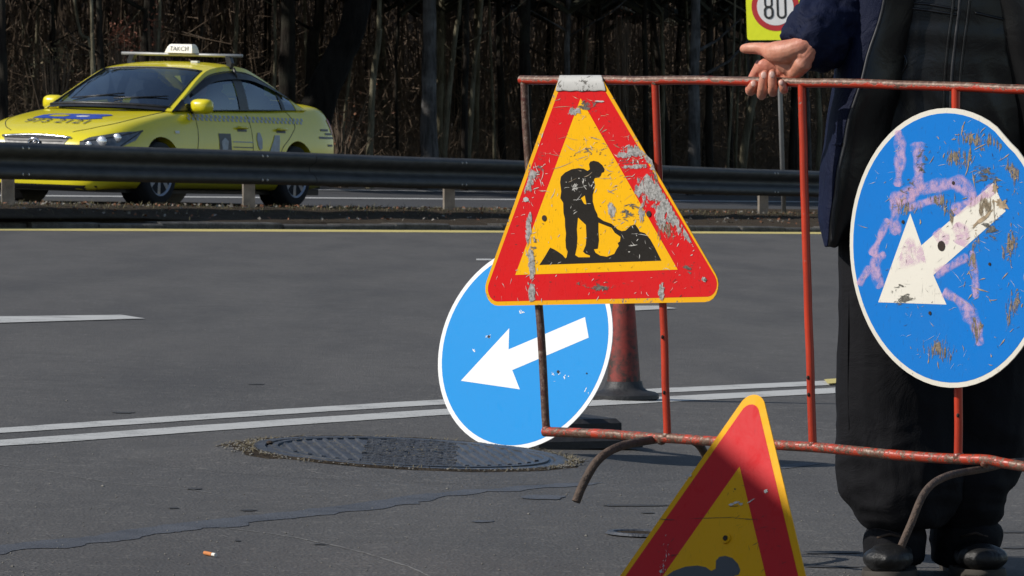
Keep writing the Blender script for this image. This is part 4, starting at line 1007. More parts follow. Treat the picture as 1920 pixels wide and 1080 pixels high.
# open navy jacket: right panel (left in the picture) and its twin
def panel(sign):
    rows = []
    for v, uF, dF, uS, dS, uB in catmull([(-470, 1745, -0.06, 1655, 0.02, 1700), (-360, 1720, -0.12, 1618, 0.02, 1660), (-200, 1690, -0.165, 1604, 0.03, 1650), (-60, 1668, -0.17, 1596, 0.03, 1650), (40, 1650, -0.175, 1588, 0.03, 1650), (130, 1622, -0.18, 1574, 0.02, 1650), (220, 1592, -0.185, 1560, 0.02, 1655), (320, 1573, -0.18, 1549, 0.0, 1660), (400, 1563, -0.17, 1545, -0.02, 1640), (440, 1557, -0.165, 1547, -0.05, 1600), (463, 1553, -0.16, 1549, -0.12, 1560)], 4):
        ring = []
        for t, (u, dy) in zip((0, .18, .36, .54, .72, 1), ((uF, dF), (uF+(uS-uF)*0.45, dF+0.012), (uF+(uS-uF)*0.85, dF+0.05), (uS, (dF+dS)/2+0.02), (uS+2, dS+0.04), (uB, 0.19))):
            if sign < 0: u = 2*1795-u
            ring.append(Q(u, v, dy))
        rr = [V(p) for p in catmull(ring, 4)]
        rr = [p + V((0, 1, 0))*0.012*noise.noise(V((p.x*9, 1, p.z*6))) + V((1, 0, 0))*0.006*noise.noise(V((p.x*5, 3, p.z*14))) for p in rr]
        rows.append(rr)
    m = MB(); m.loft(rows, cap=False, closed=False)
    me = evald(m.mesh('jacket'), [('SOLIDIFY', dict(thickness=0.010, offset=0.0)), ('SUBSURF', dict(levels=1))])
    return me, rows
meL, rowsL = panel(1); meR, rowsR = panel(-1)
jm = MB()
back = []
for a, b in zip(rowsL[:34], rowsR[:34]):
    p, q = a[-1], b[-1]; back.append([p.lerp(q, t) + V((0, 0.05*sin(pi*t), 0)) for t in [i/10 for i in range(11)]])
jm.loft(back, cap=False, closed=False); meB = evald(jm.mesh('back'), [('SOLIDIFY', dict(thickness=0.01, offset=0.0)), ('SUBSURF', dict(levels=1))])
import bmesh
bm = bmesh.new(); [bm.from_mesh(x) for x in (meL, meR, meB)]
me = bpy.data.meshes.new('jacket'); bm.to_mesh(me); bm.free()
JK = link_mesh('jacket', me, MAN, M_NAVY, True)
# dark facing down the inside of the front edge, zip tape on it
for rows, s in ((rowsL, 1), (rowsR, -1)):
    m = MB(); tape = []
    for r in rows: tape.append(r[1] + V((0.004*s, -0.009, 0)))
    m.tube(tape[:-2], 0.0035, 8); m.build('zip_tape', M_ZIP, JK, True)
    kf = lambda i: 1 if i < 30 else max(0.15, 1-(i-30)/11)
    m = MB(); fr = []
    for i, r in enumerate(rows):
        e = r[0]; fr.append([e + V((-0.004*s, -0.006, 0)), e + V((0.020*s, -0.008+0.008*noise.noise(e*18), 0)), e + V((0.055*s*kf(i), 0.012+0.014*noise.noise(e*14), 0)), e + V((0.090*s*kf(i), 0.05, 0))])
    m.loft(fr, cap=False, closed=False)
    me = evald(m.mesh('facing'), [('SOLIDIFY', dict(thickness=0.005, offset=0.0)), ('SUBSURF', dict(levels=1))]); link_mesh('facing', me, JK, M_LEATHER, True)
# pocket welt on the right panel
m = MB(); pw = [rowsL[26][k] + V((0, -0.009, 0)) for k in range(2, 12)]; m.tube(pw, 0.004, 8); m.build('pocket_welt', M_NAVY, JK, True)

# sleeves
def sleeve(path):
    mb = MB(); pts = catmull(path, 5)
    mb.tube([P(u, v, y) for u, v, y, r in pts], [r for u, v, y, r in pts], 18)
    def f(p):
        d = noise.noise(V((p.x*16-p.z*18, p.y*12, p.z*14+p.x*20))); r = 1-abs(noise.noise(V((p.x*30+p.z*22, p.y*14, p.z*28-p.x*24))))*2
        g_ = 1-abs(noise.noise(V((p.x*10-p.z*46, p.y*18, p.z*22+p.x*50))))*2; return 0.008*d+0.0055*r+0.0028*g_
    return organic('sleeve', mb, 0.0045, M_NAVY, JK, 2, f)
sleeve([(1668, -470, 9.86, 0.085), (1632, -330, 9.88, 0.084), (1606, -160, 9.90, 0.082), (1608, -50, 9.85, 0.086), (1594, 10, 9.82, 0.084), (1562, 46, 9.77, 0.074), (1532, 70, 9.725, 0.062), (1512, 85, 9.70, 0.052), (1500, 93, 9.69, 0.042)])
sleeve([(1925, -470, 9.86, 0.085), (1975, -330, 9.88, 0.080), (2010, -160, 9.90, 0.075), (2020, 0, 9.90, 0.068), (2015, 120, 9.88, 0.058), (2008, 200, 9.86, 0.048)])
# gathered cuff
m = MB(); rings = []; c0 = P(1514, 84, 9.703); c1 = P(1497, 95, 9.692); ax = (c1-c0).normalized(); e1 = ax.cross(V((0, 1, 0))).normalized(); e2 = ax.cross(e1)
for k, (t, r) in enumerate(((0.0, 0.044), (0.35, 0.0465), (0.7, 0.0425), (1.0, 0.043), (1.25, 0.038), (1.2, 0.030))):
    rings.append([c0+(c1-c0)*t + (e1*cos(2*pi*i/30)+e2*sin(2*pi*i/30))*(r*(1+0.045*sin(i*2.1)*(1 if k < 4 else 0.4))) for i in range(30)])
m.loft(rings, cap=False); me = evald(m.mesh('cuff'), [('SOLIDIFY', dict(thickness=0.004)), ('SUBSURF', dict(levels=1))]); link_mesh('cuff', me, JK, M_NAVY, True)

# body: head, neck, trunk, arms, legs grown as one surface; the gripping hand is finer
def railY(u): return bp(u, 153).y
def hp(u, v, dy): return P(u, v, railY(u)+dy)
hm = MB()
def fing(pts, rs=None):
    q = catmull([(u, v, dy, r) for u, v, dy, r in pts], 5)
    hm.tube([hp(u, v, dy) for u, v, dy, r in q], [r/1000 for u, v, dy, r in q], 14)
    u, v, dy, r = q[-1]; hm.ell(hp(u, v, dy), r/1000*0.99, None, 12, 8)
# index, middle, ring, little: behind the rail, under it and up its near side
fing([(1428, 118, 0.026, 11), (1414, 143, 0.026, 10.5), (1407, 163, 0.018, 10), (1407, 171, -0.002, 9.6), (1409, 166, -0.018, 9.4), (1414, 157, -0.0225, 8.4)])
fing([(1440, 122, 0.028, 11), (1432, 150, 0.028, 10.5), (1428, 172, 0.018, 10), (1428, 178, -0.002, 9.8), (1429, 169, -0.0195, 9.6), (1431, 152, -0.0225, 9.2), (1434, 139, -0.021, 8.2)])
fing([(1456, 126, 0.028, 10.5), (1452, 150, 0.028, 10), (1450, 168, 0.018, 9.6), (1449, 173, -0.002, 9.4), (1449, 165, -0.0195, 9.2), (1448, 150, -0.0225, 8.8), (1448, 137, -0.021, 7.8)])
fing([(1474, 128, 0.026, 10), (1472, 148, 0.026, 9.2), (1471, 163, 0.016, 8.6), (1470, 169, -0.002, 8.3), (1469, 165, -0.0175, 8.0), (1465, 155, -0.0215, 7.0)])
# palm: metacarpals fanning from the wrist
for u, v, r in ((1424, 128, 13), (1441, 134, 13.5), (1457, 138, 13.5), (1476, 138, 13)):
    q = catmull([(1503, 92, 0.004, 20), (0.5*(1503+u)+4, 0.5*(92+v), 0.020, 17), (u, v, 0.027, r)], 5)
    hm.tube([hp(a, b, c) for a, b, c, d in q], [d/1000 for a, b, c, d in q], 16)
# heel of the hand, little-finger side, thumb ball, thumb
hm.tube([P(1540, 70, 9.735), hp(1512, 98, 0.004), hp(1506, 118, 0.006), hp(1492, 134, 0.013), hp(1478, 144, 0.022)], [0.022, 0.0205, 0.0185, 0.0155, 0.011], 16)
hm.ell(hp(1480, 118, 0.010), V((0.036, 0.0135, 0.025)), Matrix.Rotation(radians(38), 3, 'Y')); hm.ell(hp(1452, 126, 0.015), V((0.034, 0.012, 0.018)), Matrix.Rotation(radians(10), 3, 'Y'))
q = catmull([(1508, 98, 0.006, 18), (1500, 122, 0.012, 16), (1490, 138, 0.018, 14), (1478, 146, 0.024, 11)], 5); hm.tube([hp(a, b, c) for a, b, c, d in q], [d/1000 for a, b, c, d in q], 16)
q = catmull([(1532, 72, 0.034, 22), (1510, 84, 0.010, 21), (1496, 90, 0.000, 20.5), (1474, 97, -0.008, 23), (1452, 98, -0.010, 21), (1438, 94, -0.008, 15), (1424, 91, -0.008, 12), (1410, 90.5, -0.010, 11), (1400, 91, -0.011, 10.2), (1395, 91.5, -0.0115, 8.6)], 6)
hm.tube([hp(a, b, c) for a, b, c, d in q], [d/1000 for a, b, c, d in q], 18); hm.ell(hp(1395, 91.5, -0.0115), 0.0086, None, 12, 8)
hm.ell(hp(1462, 104, -0.010), V((0.026, 0.014, 0.018)), Matrix.Rotation(radians(25), 3, 'Y'))
hm.tube([hp(1498, 92, 0.002), P(1520, 79, 9.705), P(1565, 44, 9.775)], [0.022, 0.025, 0.030], 18)
def hskin(p): return 0.0004*noise.noise(p*55) + 0.00022*noise.noise(p*240)
hme = evald(hm.mesh('hand'), [('REMESH', dict(mode='VOXEL', voxel_size=0.0016)), ('SMOOTH', dict(factor=0.5, iterations=8))])
for v, n in zip(hme.vertices, [v.normal.copy() for v in hme.vertices]): v.co += n*hskin(v.co)
bm_ = MB()
HU = 1800
def B(u, v, dy=0.0): return Q(u, v, dy)
bm_.ell(B(HU, -640, -0.01), (0.076, 0.098, 0.118), None, 18, 12)                                   # skull
bm_.ell(B(HU, -602, -0.055), (0.058, 0.055, 0.075), None, 16, 10)                                   # face
bm_.ell(B(HU, -545, -0.065), (0.036, 0.035, 0.028), None, 12, 8)                                    # chin
bm_.tube([B(HU, -650, -0.108), B(HU, -618, -0.132), B(HU, -608, -0.122)], [0.009, 0.013, 0.012], 8)  # nose
bm_.tube([B(HU-28, -658, -0.098), B(HU, -655, -0.112), B(HU+28, -658, -0.098)], 0.009, 8)            # brow
for s in (-1, 1):
    bm_.ell(B(HU+s*77, -618, 0.0), (0.012, 0.022, 0.033), None, 10, 8)                               # ears
    bm_.ell(B(HU+s*20, -580, -0.104), (0.016, 0.006, 0.006), None, 10, 6)                            # lips
bm_.tube([B(HU, -560, 0.0), B(HU, -500, 0.02), B(HU, -440, 0.02)], [0.058, 0.058, 0.075], 16)
bm_.loft([ringE(Q(u, v, dy), w*PXM*0.9, d*0.88, 24) for v, u, w, d, dy in vrows[1:]])
for u0, pth in ((0, [(1690, -420, 0.0, 0.062), (1632, -330, 0.02, 0.056), (1606, -120, 0.04, 0.048), (1604, -40, 0.04, 0.046), (1560, 40, -0.02, 0.040), (1512, 86, -0.07, 0.029)]),
                (1, [(1910, -420, 0.0, 0.062), (1970, -330, 0.02, 0.056), (2005, -120, 0.04, 0.046), (2016, 60, 0.03, 0.040), (2008, 200, 0.0, 0.030), (2006, 250, -0.01, 0.036), (2004, 300, -0.015, 0.034)])):
    q = catmull(pth, 5); bm_.tube([Q(a, b, c) for a, b, c, d in q], [d for a, b, c, d in q], 14)
for k, (du, L) in enumerate(((-26, 62), (-10, 74), (8, 78), (24, 68))):
    bm_.tube([Q(2004+du*0.7, 305, -0.015-0.008*k), Q(2004+du*0.85, 305+L*0.6, -0.03-0.008*k), Q(2002+du*0.8, 305+L, -0.05-0.006*k)], [0.011, 0.0095, 0.008], 8)
bm_.tube([Q(1982, 250, -0.04), Q(1968, 290, -0.06), Q(1968, 325, -0.07)], [0.015, 0.012, 0.009], 8)
for rows in ([(150, 1735, .02), (540, 1685, -.01), (900, 1688, -.01), (1035, 1676, 0)], [(150, 1850, .04), (540, 1838, .07), (900, 1804, .07), (1035, 1797, .075)]):
    q = catmull([(Q(u, v, dy), r) and (u, v, dy, r) for (v, u, dy), r in zip(rows, (0.085, 0.06, 0.042, 0.036))], 5); bm_.tube([Q(a, b, c) for a, b, c, d in q], [d for a, b, c, d in q], 14)
BODY = organic('body', bm_, 0.008, M_SKIN, MAN, 3, None, extra=[hme])
for u, v, dy, rx, rz in ((1413, 157, -0.0305, 0.0050, 0.0062), (1432.5, 141, -0.0295, 0.0058, 0.0072), (1447.8, 140, -0.0293, 0.0055, 0.0068), (1465, 155, -0.0287, 0.0044, 0.0052)):
    m = MB(); m.ell(hp(u, v, dy), (rx, 0.0018, rz), Matrix.Rotation(radians(-12), 3, 'X'), 12, 8); m.build('fingernail', M_NAIL, BODY, True)
m = MB(); m.ell(B(HU, -655, 0.012), (0.082, 0.104, 0.112), None, 18, 12); m.build('hair', M_HAIR, MAN, True)
M_EYE = simple('eye', (0.7, 0.7, 0.68), 0.2, 0, 0.05, 40)
for s in (-1, 1):
    m = MB(); m.ell(B(HU+s*30, -636, -0.096), (0.0125, 0.010, 0.008), None, 10, 8); m.build('eye', M_EYE, MAN, True)
# ------------------------------------------------------------------ yellow taxi on the far carriageway (local: x forward, y left, z up)
def paint(name, col):
    t = NT(name); n = t.noise(3, 4, 0.6); d = t.noise(30, 5, 0.7)
    c = t.mix(t.math('MULTIPLY', t.ramp(n, [(0.4, 0.0), (0.7, 1.0)]), 0.25), col, tuple(q*0.75 for q in col))
    c = t.mix(t.math('MULTIPLY', t.ramp(d, [(0.5, 0.0), (0.8, 1.0)]), 0.12), c, (0.25, 0.22, 0.15))
    return t.set(c, 0.30, 0, 0.5, 0.5)
M_TAXI = paint('taxi_yellow', (0.78, 0.66, 0.012))
def glassmat():
    t = NT('car_glass'); tr = t.n('ShaderNodeBsdfTransparent'); tr.inputs[0].default_value = (0.52, 0.60, 0.66, 1)
    gl = t.n('ShaderNodeBsdfGlossy'); gl.inputs['Roughness'].default_value = 0.03; gl.inputs[0].default_value = (0.9, 0.95, 1, 1)
    fr = t.n('ShaderNodeFresnel'); fr.inputs[0].default_value = 1.45; mx = t.n('ShaderNodeMixShader')
    t.l(t.math('ADD', t.math('MULTIPLY', fr.outputs[0], 1.2), 0.12), mx.inputs[0]); t.l(tr.outputs[0], mx.inputs[1]); t.l(gl.outputs[0], mx.inputs[2]); t.l(mx.outputs[0], t.out.inputs[0])
    return t.m
M_GLASS = glassmat()
M_TRIM = simple('black_trim', (0.014, 0.014, 0.015), 0.4, 0, 0.2, 12)
M_CABIN = simple('cabin_fabric', (0.060, 0.064, 0.072), 0.85, 0, 0.2, 12)
M_CHROME = simple('chrome', (0.75, 0.76, 0.78), 0.12, 1.0, 0.05, 12)
M_ALLOY = simple('alloy_rim', (0.42, 0.43, 0.45), 0.35, 0.6, 0.12, 12)
M_TYRE = simple('tyre', (0.018, 0.018, 0.019), 0.85, 0, 0.25, 20)
M_LAMP = simple('lamp_inside', (0.16, 0.17, 0.18), 0.18, 0.5, 0.3, 18)
M_REFL = simple('lamp_reflector', (0.9, 0.9, 0.9), 0.15, 0.7, 0.05, 30)
M_TAIL = simple('tail_lamp', (0.42, 0.03, 0.02), 0.25, 0, 0.1, 12)
M_AMBER = simple('amber_lamp', (0.7, 0.32, 0.10), 0.3, 0, 0.1, 12)
M_STBLUE = simple('sticker_blue', (0.03, 0.07, 0.36), 0.5, 0, 0.2, 14)
M_STDARK = simple('sticker_dark', (0.075, 0.080, 0.085), 0.5, 0, 0.3, 14)
M_STPALE = simple('sticker_pale', (0.36, 0.39, 0.42), 0.5, 0, 0.25, 14)
M_STWHITE = simple('sticker_white', (0.72, 0.72, 0.70), 0.5, 0, 0.1, 14)
M_SIGNBOX = simple('roof_sign_plastic', (0.80, 0.76, 0.66), 0.45, 0, 0.05, 14)

CYAW = radians(27.2); CH = V((-sin(CYAW), -cos(CYAW), 0)); CL = V((cos(CYAW), -sin(CYAW), 0))
YF = F/188.0; fw = V(((300-960)/188.0, YF, 0))
cc = fw - CH*1.365 - CL*0.885; cc.z = gz(cc.x, 0.137)
roll = atan(K)
CAR = thing('taxi', 'yellow saloon taxi with roof bar and sign passing behind the guardrail', 'taxi')
CAR.location = cc
slope = lambda d: -K*d.x
xx = (CH + V((0, 0, slope(CH)))).normalized(); yy = (CL + V((0, 0, slope(CL)))).normalized(); zz = xx.cross(yy).normalized(); yy = zz.cross(xx)
CAR.rotation_euler = Matrix((xx, yy, zz)).transposed().to_euler(); ORG[CAR] = V((0, 0, 0))

ST = [(2.335, 0.185, 0.42, 0.44, 0.5, 0.54, 0.46, 0.56), (2.3, 0.145, 0.62, 0.44, 0.68, 0.6, 0.58, 0.635), (2.2, 0.135, 0.75, 0.45, 0.8, 0.66, 0.68, 0.71), (2.02, 0.145, 0.81, 0.47, 0.862, 0.72, 0.74, 0.775), (1.75, 0.145, 0.85, 0.49, 0.895, 0.8, 0.765, 0.845), (1.365, 0.145, 0.86, 0.51, 0.91, 0.875, 0.775, 0.905), (0.98, 0.145, 0.87, 0.52, 0.915, 0.925, 0.775, 0.955), (0.7, 0.145, 0.87, 0.53, 0.915, 0.94, 0.775, 0.965), (0.2, 0.145, 0.87, 0.54, 0.915, 0.955, 0.78, 0.97), (-0.5, 0.145, 0.87, 0.55, 0.915, 0.97, 0.78, 0.985), (-1.1, 0.145, 0.87, 0.57, 0.915, 0.985, 0.77, 1.0), (-1.5, 0.145, 0.865, 0.58, 0.91, 1.0, 0.75, 1.04), (-1.82, 0.155, 0.85, 0.6, 0.9, 1.01, 0.72, 1.085), (-2.09, 0.185, 0.82, 0.6, 0.875, 1.01, 0.7, 1.095), (-2.29, 0.225, 0.75, 0.6, 0.82, 0.97, 0.67, 1.07), (-2.37, 0.285, 0.66, 0.6, 0.73, 0.88, 0.6, 0.96), (-2.4, 0.365, 0.52, 0.6, 0.58, 0.76, 0.5, 0.82)]
def prof(s):
    x, zb, wb, zm, wm, zs, ws, zt = s
    half = [(0, zb), (wb*0.6, zb), (wb, zb), (wb*0.35+wm*0.65, zb*0.5+zm*0.5-0.03), (wm, zm), (wm*0.6+ws*0.4+0.02, zm*0.38+zs*0.62), (ws+0.02, zs), (ws*0.93, zs*0.4+zt*0.6), (ws*0.62, zs*0.06+zt*0.94), (0, zt)]
    return [V((x, y, z)) for y, z in half] + [V((x, -y, z)) for y, z in half[-2:0:-1]]
fine = catmull(ST, 3)
m = MB(); m.loft([prof(s) for s in fine])
bme = evald(m.mesh('shell'), [('SUBSURF', dict(levels=1))])
cut = MB()
for x in (1.365, -1.365):
    for s in (-1, 1): cut.lathe([(0.355, 0), (0.365, 0.3)], V((x, s*0.66, 0.325)), 32, V((0, s, 0)))
cme = cut.mesh('cut'); cob = bpy.data.objects.new('cut', cme); COL.objects.link(cob)
bme = evald(bme, [('BOOLEAN', dict(operation='DIFFERENCE', object=cob, solver='EXACT'))]); bpy.data.objects.remove(cob)
bme.set_sharp_from_angle(angle=radians(40))
body = link_mesh('body', bme, CAR, M_TAXI, True, True); body.data.set_sharp_from_angle(angle=radians(40)); body.data.name = 'body'
bvt = BVHTree.FromPolygons([v.co.copy() for v in bme.vertices], [tuple(p.vertices) for p in bme.polygons])
# inside of the arches
for x in (1.365, -1.365):
    for s in (-1, 1): m = MB(); m.lathe([(0.35, 0), (0.35, 0.16)], V((x, s*0.60, 0.325)), 24, V((0, s, 0))); m.build('arch_liner', M_TRIM, CAR, local=True)
# dark floor pan under the sills and bumper
m = MB(); m.loft([[V((x, y, z)) for x, y in ((2.12, -.60), (2.12, .60), (1.8, .74), (-2.1, .74), (-2.1, -.74), (1.8, -.74))] for z in (0.12, 0.185)]); m.build('floor_pan', M_TRIM, CAR, local=True)

# greenhouse: belt line and roof rail run front to back, the glass sits between
RAIL = catmull([(0.98, 0.755, 0.945), (0.62, 0.70, 1.125), (0.30, 0.645, 1.285), (0.04, 0.615, 1.385), (-0.35, 0.60, 1.432), (-0.70, 0.595, 1.420), (-1.00, 0.585, 1.350), (-1.30, 0.615, 1.240), (-1.55, 0.645, 1.135), (-1.76, 0.655, 1.065)], 4)
NS_ = len(RAIL)
def bow(i):     # extra forward bow, crown of the cross section
    x = RAIL[i][0]
    fwd = 0.24*max(0, min(1, (x-0.0)/0.98))**0.9; bk = -0.20*max(0, min(1, (-1.05-x)/0.9))**0.9
    return fwd+bk, 0.040*(1-0.35*abs((x+0.4)/1.4))
TS_ = [0, .035, .09, .16, .25, .36, .5, .64, .75, .84, .91, .965, 1]
def gpt(i, side, j=None, t=None, out=0.0):
    x, y, z = RAIL[i]
    if side == 'top':
        f, c = bow(i); q = 2*t-1; k = 1-q*q
        p = V((x + f*k, -y*q*1.0, z + c*(1-abs(q)**3.0)));
        nrm = V((0.6 if x > 0.1 else (-0.5 if x < -1.1 else 0), 0, 1)).normalized()
    else:
        s = 1 if side == 'L' else -1
        bx, by, bz = x, 0.775 - 0.02*max(0, -x-0.9), 0.955 + 0.022*max(0, 0.9-x)
        bz = min(bz, z)
        p = V((x, s*((by if z > bz+0.002 else y)*(1-t) + y*t + 0.022*sin(pi*t)*min(1, (z-bz)*3)), bz*(1-t)+z*t)); nrm = V((0, s, 0.25)).normalized()
    return p + nrm*out
IW0, IW1 = 1, 11         # windscreen rows
IR0, IR1 = 25, 34        # rear window rows
sideg0 = MB(); shell = MB(); glass_f = MB(); glass_r = MB()
def cell(mb, f, i, t0, t1, out=0.0): mb.quad(f(i, t0, out), f(i+1, t0, out), f(i+1, t1, out), f(i, t1, out))
for i in range(NS_-1):
    for k in range(len(TS_)-1):
        t0, t1 = TS_[k], TS_[k+1]; f = lambda a, t, o: gpt(a, 'top', t=t, out=o)
        if IW0 <= i < IW1 and 1 <= k <= 10: cell(glass_f, f, i, t0, t1, -0.006)
        elif IR0 <= i < IR1 and 2 <= k <= 9: cell(glass_r, f, i, t0, t1, -0.006)
        elif i == 0 and 1 <= k <= 10: cell(sideg0, f, i, t0, t1)
        else: cell(shell, f, i, t0, t1)
SD = [0.0, 0.02, 0.25, 0.5, 0.72, 0.86, 1.0]
def weld_smooth(mb, name, mat, par, sharp=None):
    import bmesh
    me = mb.mesh(name); bm = bmesh.new(); bm.from_mesh(me); bmesh.ops.remove_doubles(bm, verts=bm.verts, dist=0.0008); bmesh.ops.recalc_face_normals(bm, faces=bm.faces); bm.to_mesh(me); bm.free()
    me = evald(me, [('SOLIDIFY', dict(thickness=0.012, offset=-1.0))] if sharp == 'solid' else [])
    return link_mesh(name, me, par, mat, True, True)
sideg = {}
for side in ('L', 'R'):
    for i in range(NS_-1):
        for k in range(len(SD)-1):
            t0, t1 = SD[k], SD[k+1]; f = lambda a, t, o, sd=side: gpt(a, sd, t=t, out=o)
            x = 0.5*(RAIL[i][0]+RAIL[i+1][0])
            if 1 <= k <= 4 and 3 <= i < 32 and not (16 <= i < 18 or 27 <= i < 28):
                key = (side, 0 if i < 16 else (1 if i < 27 else 2)); sideg.setdefault(key, MB()); cell(sideg[key], f, i, t0, t1, -0.006)
            elif k == 0 or (16 <= i < 18 and k < 5) or (27 <= i < 28 and k < 5) or i < 3: cell(sideg.setdefault((side, 'trim'), MB()), f, i, t0, t1, 0.001)
            else: cell(shell, f, i, t0, t1)
roof = weld_smooth(shell, 'roof', M_TAXI, CAR, 'solid'); roof.data.set_sharp_from_angle(angle=radians(35))
weld_smooth(sideg0, 'cowl', M_TRIM, CAR); weld_smooth(glass_f, 'windscreen', M_GLASS, CAR); weld_smooth(glass_r, 'rear_window', M_GLASS, CAR)
for key, mb in sideg.items():
    weld_smooth(mb, 'window_trim' if key[1] == 'trim' else 'side_window', M_TRIM if key[1] == 'trim' else M_GLASS, CAR)
# black surround of the windscreen and smoked wind deflectors over the side windows
def strip(pts, r, name, mat, n=6):
    m = MB(); m.tube(pts, r, n); return m.build(name, mat, CAR, True, True)
strip([gpt(1, 'top', t=t, out=0.002) for t in [0.03+0.94*i/20 for i in range(21)]], 0.016, 'windscreen_trim', M_TRIM)
strip([gpt(11, 'top', t=t, out=-0.002) for t in [0.04+0.92*i/20 for i in range(21)]], 0.009, 'windscreen_trim', M_TRIM)
for tt in (0.035, 0.965): strip([gpt(i, 'top', t=tt, out=0.0) for i in range(1, 12)], 0.010, 'windscreen_trim', M_TRIM)
for side in ('L', 'R'):
    m = MB(); rows = [[gpt(i, side, t=t, out=o) for i in range(5, 31)] for t, o in ((0.86, 0.006), (0.78, 0.022), (0.70, 0.022))]
    m.loft(rows, cap=False, closed=False); m.build('wind_deflector', M_TRIM, CAR, True, True)
    strip([gpt(i, side, t=0.88, out=0.003) for i in range(3, 33)], 0.007, 'window_trim', M_TRIM)
# cabin
m = MB(); m.add([V(p) for p in ((0.93, 0.70, 0.975), (0.93, -0.70, 0.975), (-1.75, -0.62, 1.06), (-1.75, 0.62, 1.06))], [(0, 1, 2, 3)]); m.box((0.55, 0, 0.99), (0.5, 1.3, 0.05)); m.build('dashboard', M_CABIN, CAR, local=True)
for y in (0.36, -0.36):
    for x, top in ((-0.42, 1.16), (-1.28, 1.14)):
        m = MB(); m.ell(V((x, y, 1.02)), (0.09, 0.25, 0.18), Matrix.Rotation(radians(-14), 3, 'Y')); m.ell(V((x-0.06, y, top+0.06)), (0.05, 0.125, 0.085)); m.build('seat', M_CABIN, CAR, True, True)
m = MB(); m.lathe([(0.185, -0.012), (0.20, 0), (0.185, 0.012), (0.17, 0)], V((0.28, 0.36, 1.03)), 24, V((-0.85, 0, 0.5))); m.build('steering_wheel', M_TRIM, CAR, True, True)
m = MB(); m.box((0.22, 0, 1.31), (0.03, 0.22, 0.06)); m.build('rear_view_mirror', M_TRIM, CAR, local=True)
m = MB(); m.box((0.78, 0.02, 1.005), (0.10, 0.24, 0.012), Matrix.Rotation(0.3, 3, 'Z')); m.build('paper', M_STWHITE, CAR, local=True)
# wheels
for x in (1.365, -1.365):
    for s in (1, -1):
        o = V((x, s*0.79, 0.318)); ax = V((0, s, 0))
        m = MB(); m.lathe([(0.215, -0.10), (0.29, -0.105), (0.312, -0.09), (0.318, -0.05), (0.318, 0.05), (0.312, 0.085), (0.29, 0.10), (0.225, 0.098), (0.215, 0.085)], o, 40, ax)
        w_ = m.build('wheel', M_TYRE, CAR, True, True, 50)
        m = MB(); m.lathe([(0.05, 0.02), (0.20, 0.02), (0.216, 0.085), (0.226, 0.094), (0.222, 0.10), (0.205, 0.088), (0.195, 0.055), (0.05, 0.045)], o, 40, ax); m.build('rim', M_ALLOY, w_, True, True, 40)
        m = MB()
        for k in range(7):
            a = 2*pi*k/7+0.3; d = V((cos(a), 0, sin(a))); t = V((-sin(a), 0, cos(a)))
            m.loft([[o + ax*q + d*0.05 + t*h for q, h in ((0.05, -0.030), (0.085, -0.022), (0.085, 0.022), (0.05, 0.030))], [o + ax*q + d*0.205 + t*h for q, h in ((0.05, -0.036), (0.088, -0.026), (0.088, 0.026), (0.05, 0.036))]])
        m.lathe([(0.06, 0.05), (0.055, 0.09), (0.03, 0.098)], o, 18, ax); m.build('spoke', M_ALLOY, w_, local=True)
# ---- pieces laid on the body by casting onto it
def cast(o, d, lift):
    h = bvt.ray_cast(V(o), V(d).normalized())
    return (h[0] + h[1]*lift) if h[0] else None
def decal(name, mat, org, direc, uax, vax, poly, lift=0.004, par=CAR, nu=10, nv=6, grid=True):
    """poly in (u, v) over origin org, cast along direc onto the body"""
    us = [p[0] for p in poly]; vs_ = [p[1] for p in poly]; m = MB(); org, uax, vax = V(org), V(uax), V(vax)
    u0, u1, v0, v1 = min(us), max(us), min(vs_), max(vs_); C_ = {}
    def half(pl, ax, lim, keep):
        out = []
        for a, b in zip(pl, pl[1:]+pl[:1]):
            ia, ib = (a[ax] >= lim) == keep or a[ax] == lim, (b[ax] >= lim) == keep or b[ax] == lim
            if ia: out.append(a)
            if ia != ib: t = (lim-a[ax])/(b[ax]-a[ax]); out.append((a[0]+(b[0]-a[0])*t, a[1]+(b[1]-a[1])*t))
        return out
    for i in range(nu):
        col_ = half(half(list(poly), 0, u0+(u1-u0)*i/nu, True), 0, u0+(u1-u0)*(i+1)/nu, False)
        for j in range(nv):
            c = half(half(col_, 1, v0+(v1-v0)*j/nv, True), 1, v0+(v1-v0)*(j+1)/nv, False)
            c = [p for k, p in enumerate(c) if abs(p[0]-c[k-1][0])+abs(p[1]-c[k-1][1]) > 1e-6]
            if len(c) < 3: continue
            q = [cast(org+uax*a+vax*b, direc, lift) for a, b in c]
            if all(q): m.add(q, [tuple(range(len(q)))])
    return m.build(name, mat, par, True, True) if m.f else None
X_, Y_, Z_ = V((1, 0, 0)), V((0, 1, 0)), V((0, 0, 1))
def sidedecal(name, mat, poly, lift=0.004, s=1, **k): return decal(name, mat, (0, s*2, 0), (0, -s, 0), X_, Z_, poly, lift, **k)
def rect(a, b, c, d): return [(a, c), (b, c), (b, d), (a, d)]
def sideline(pts, r, mat, s=1, name='door_gap'):
    q = [cast((x, s*2, z), (0, -s, 0), 0.0005) for x, z in catmull(pts, 6)]; q = [p for p in q if p]
    if len(q) > 2: strip(q, r, name, mat)
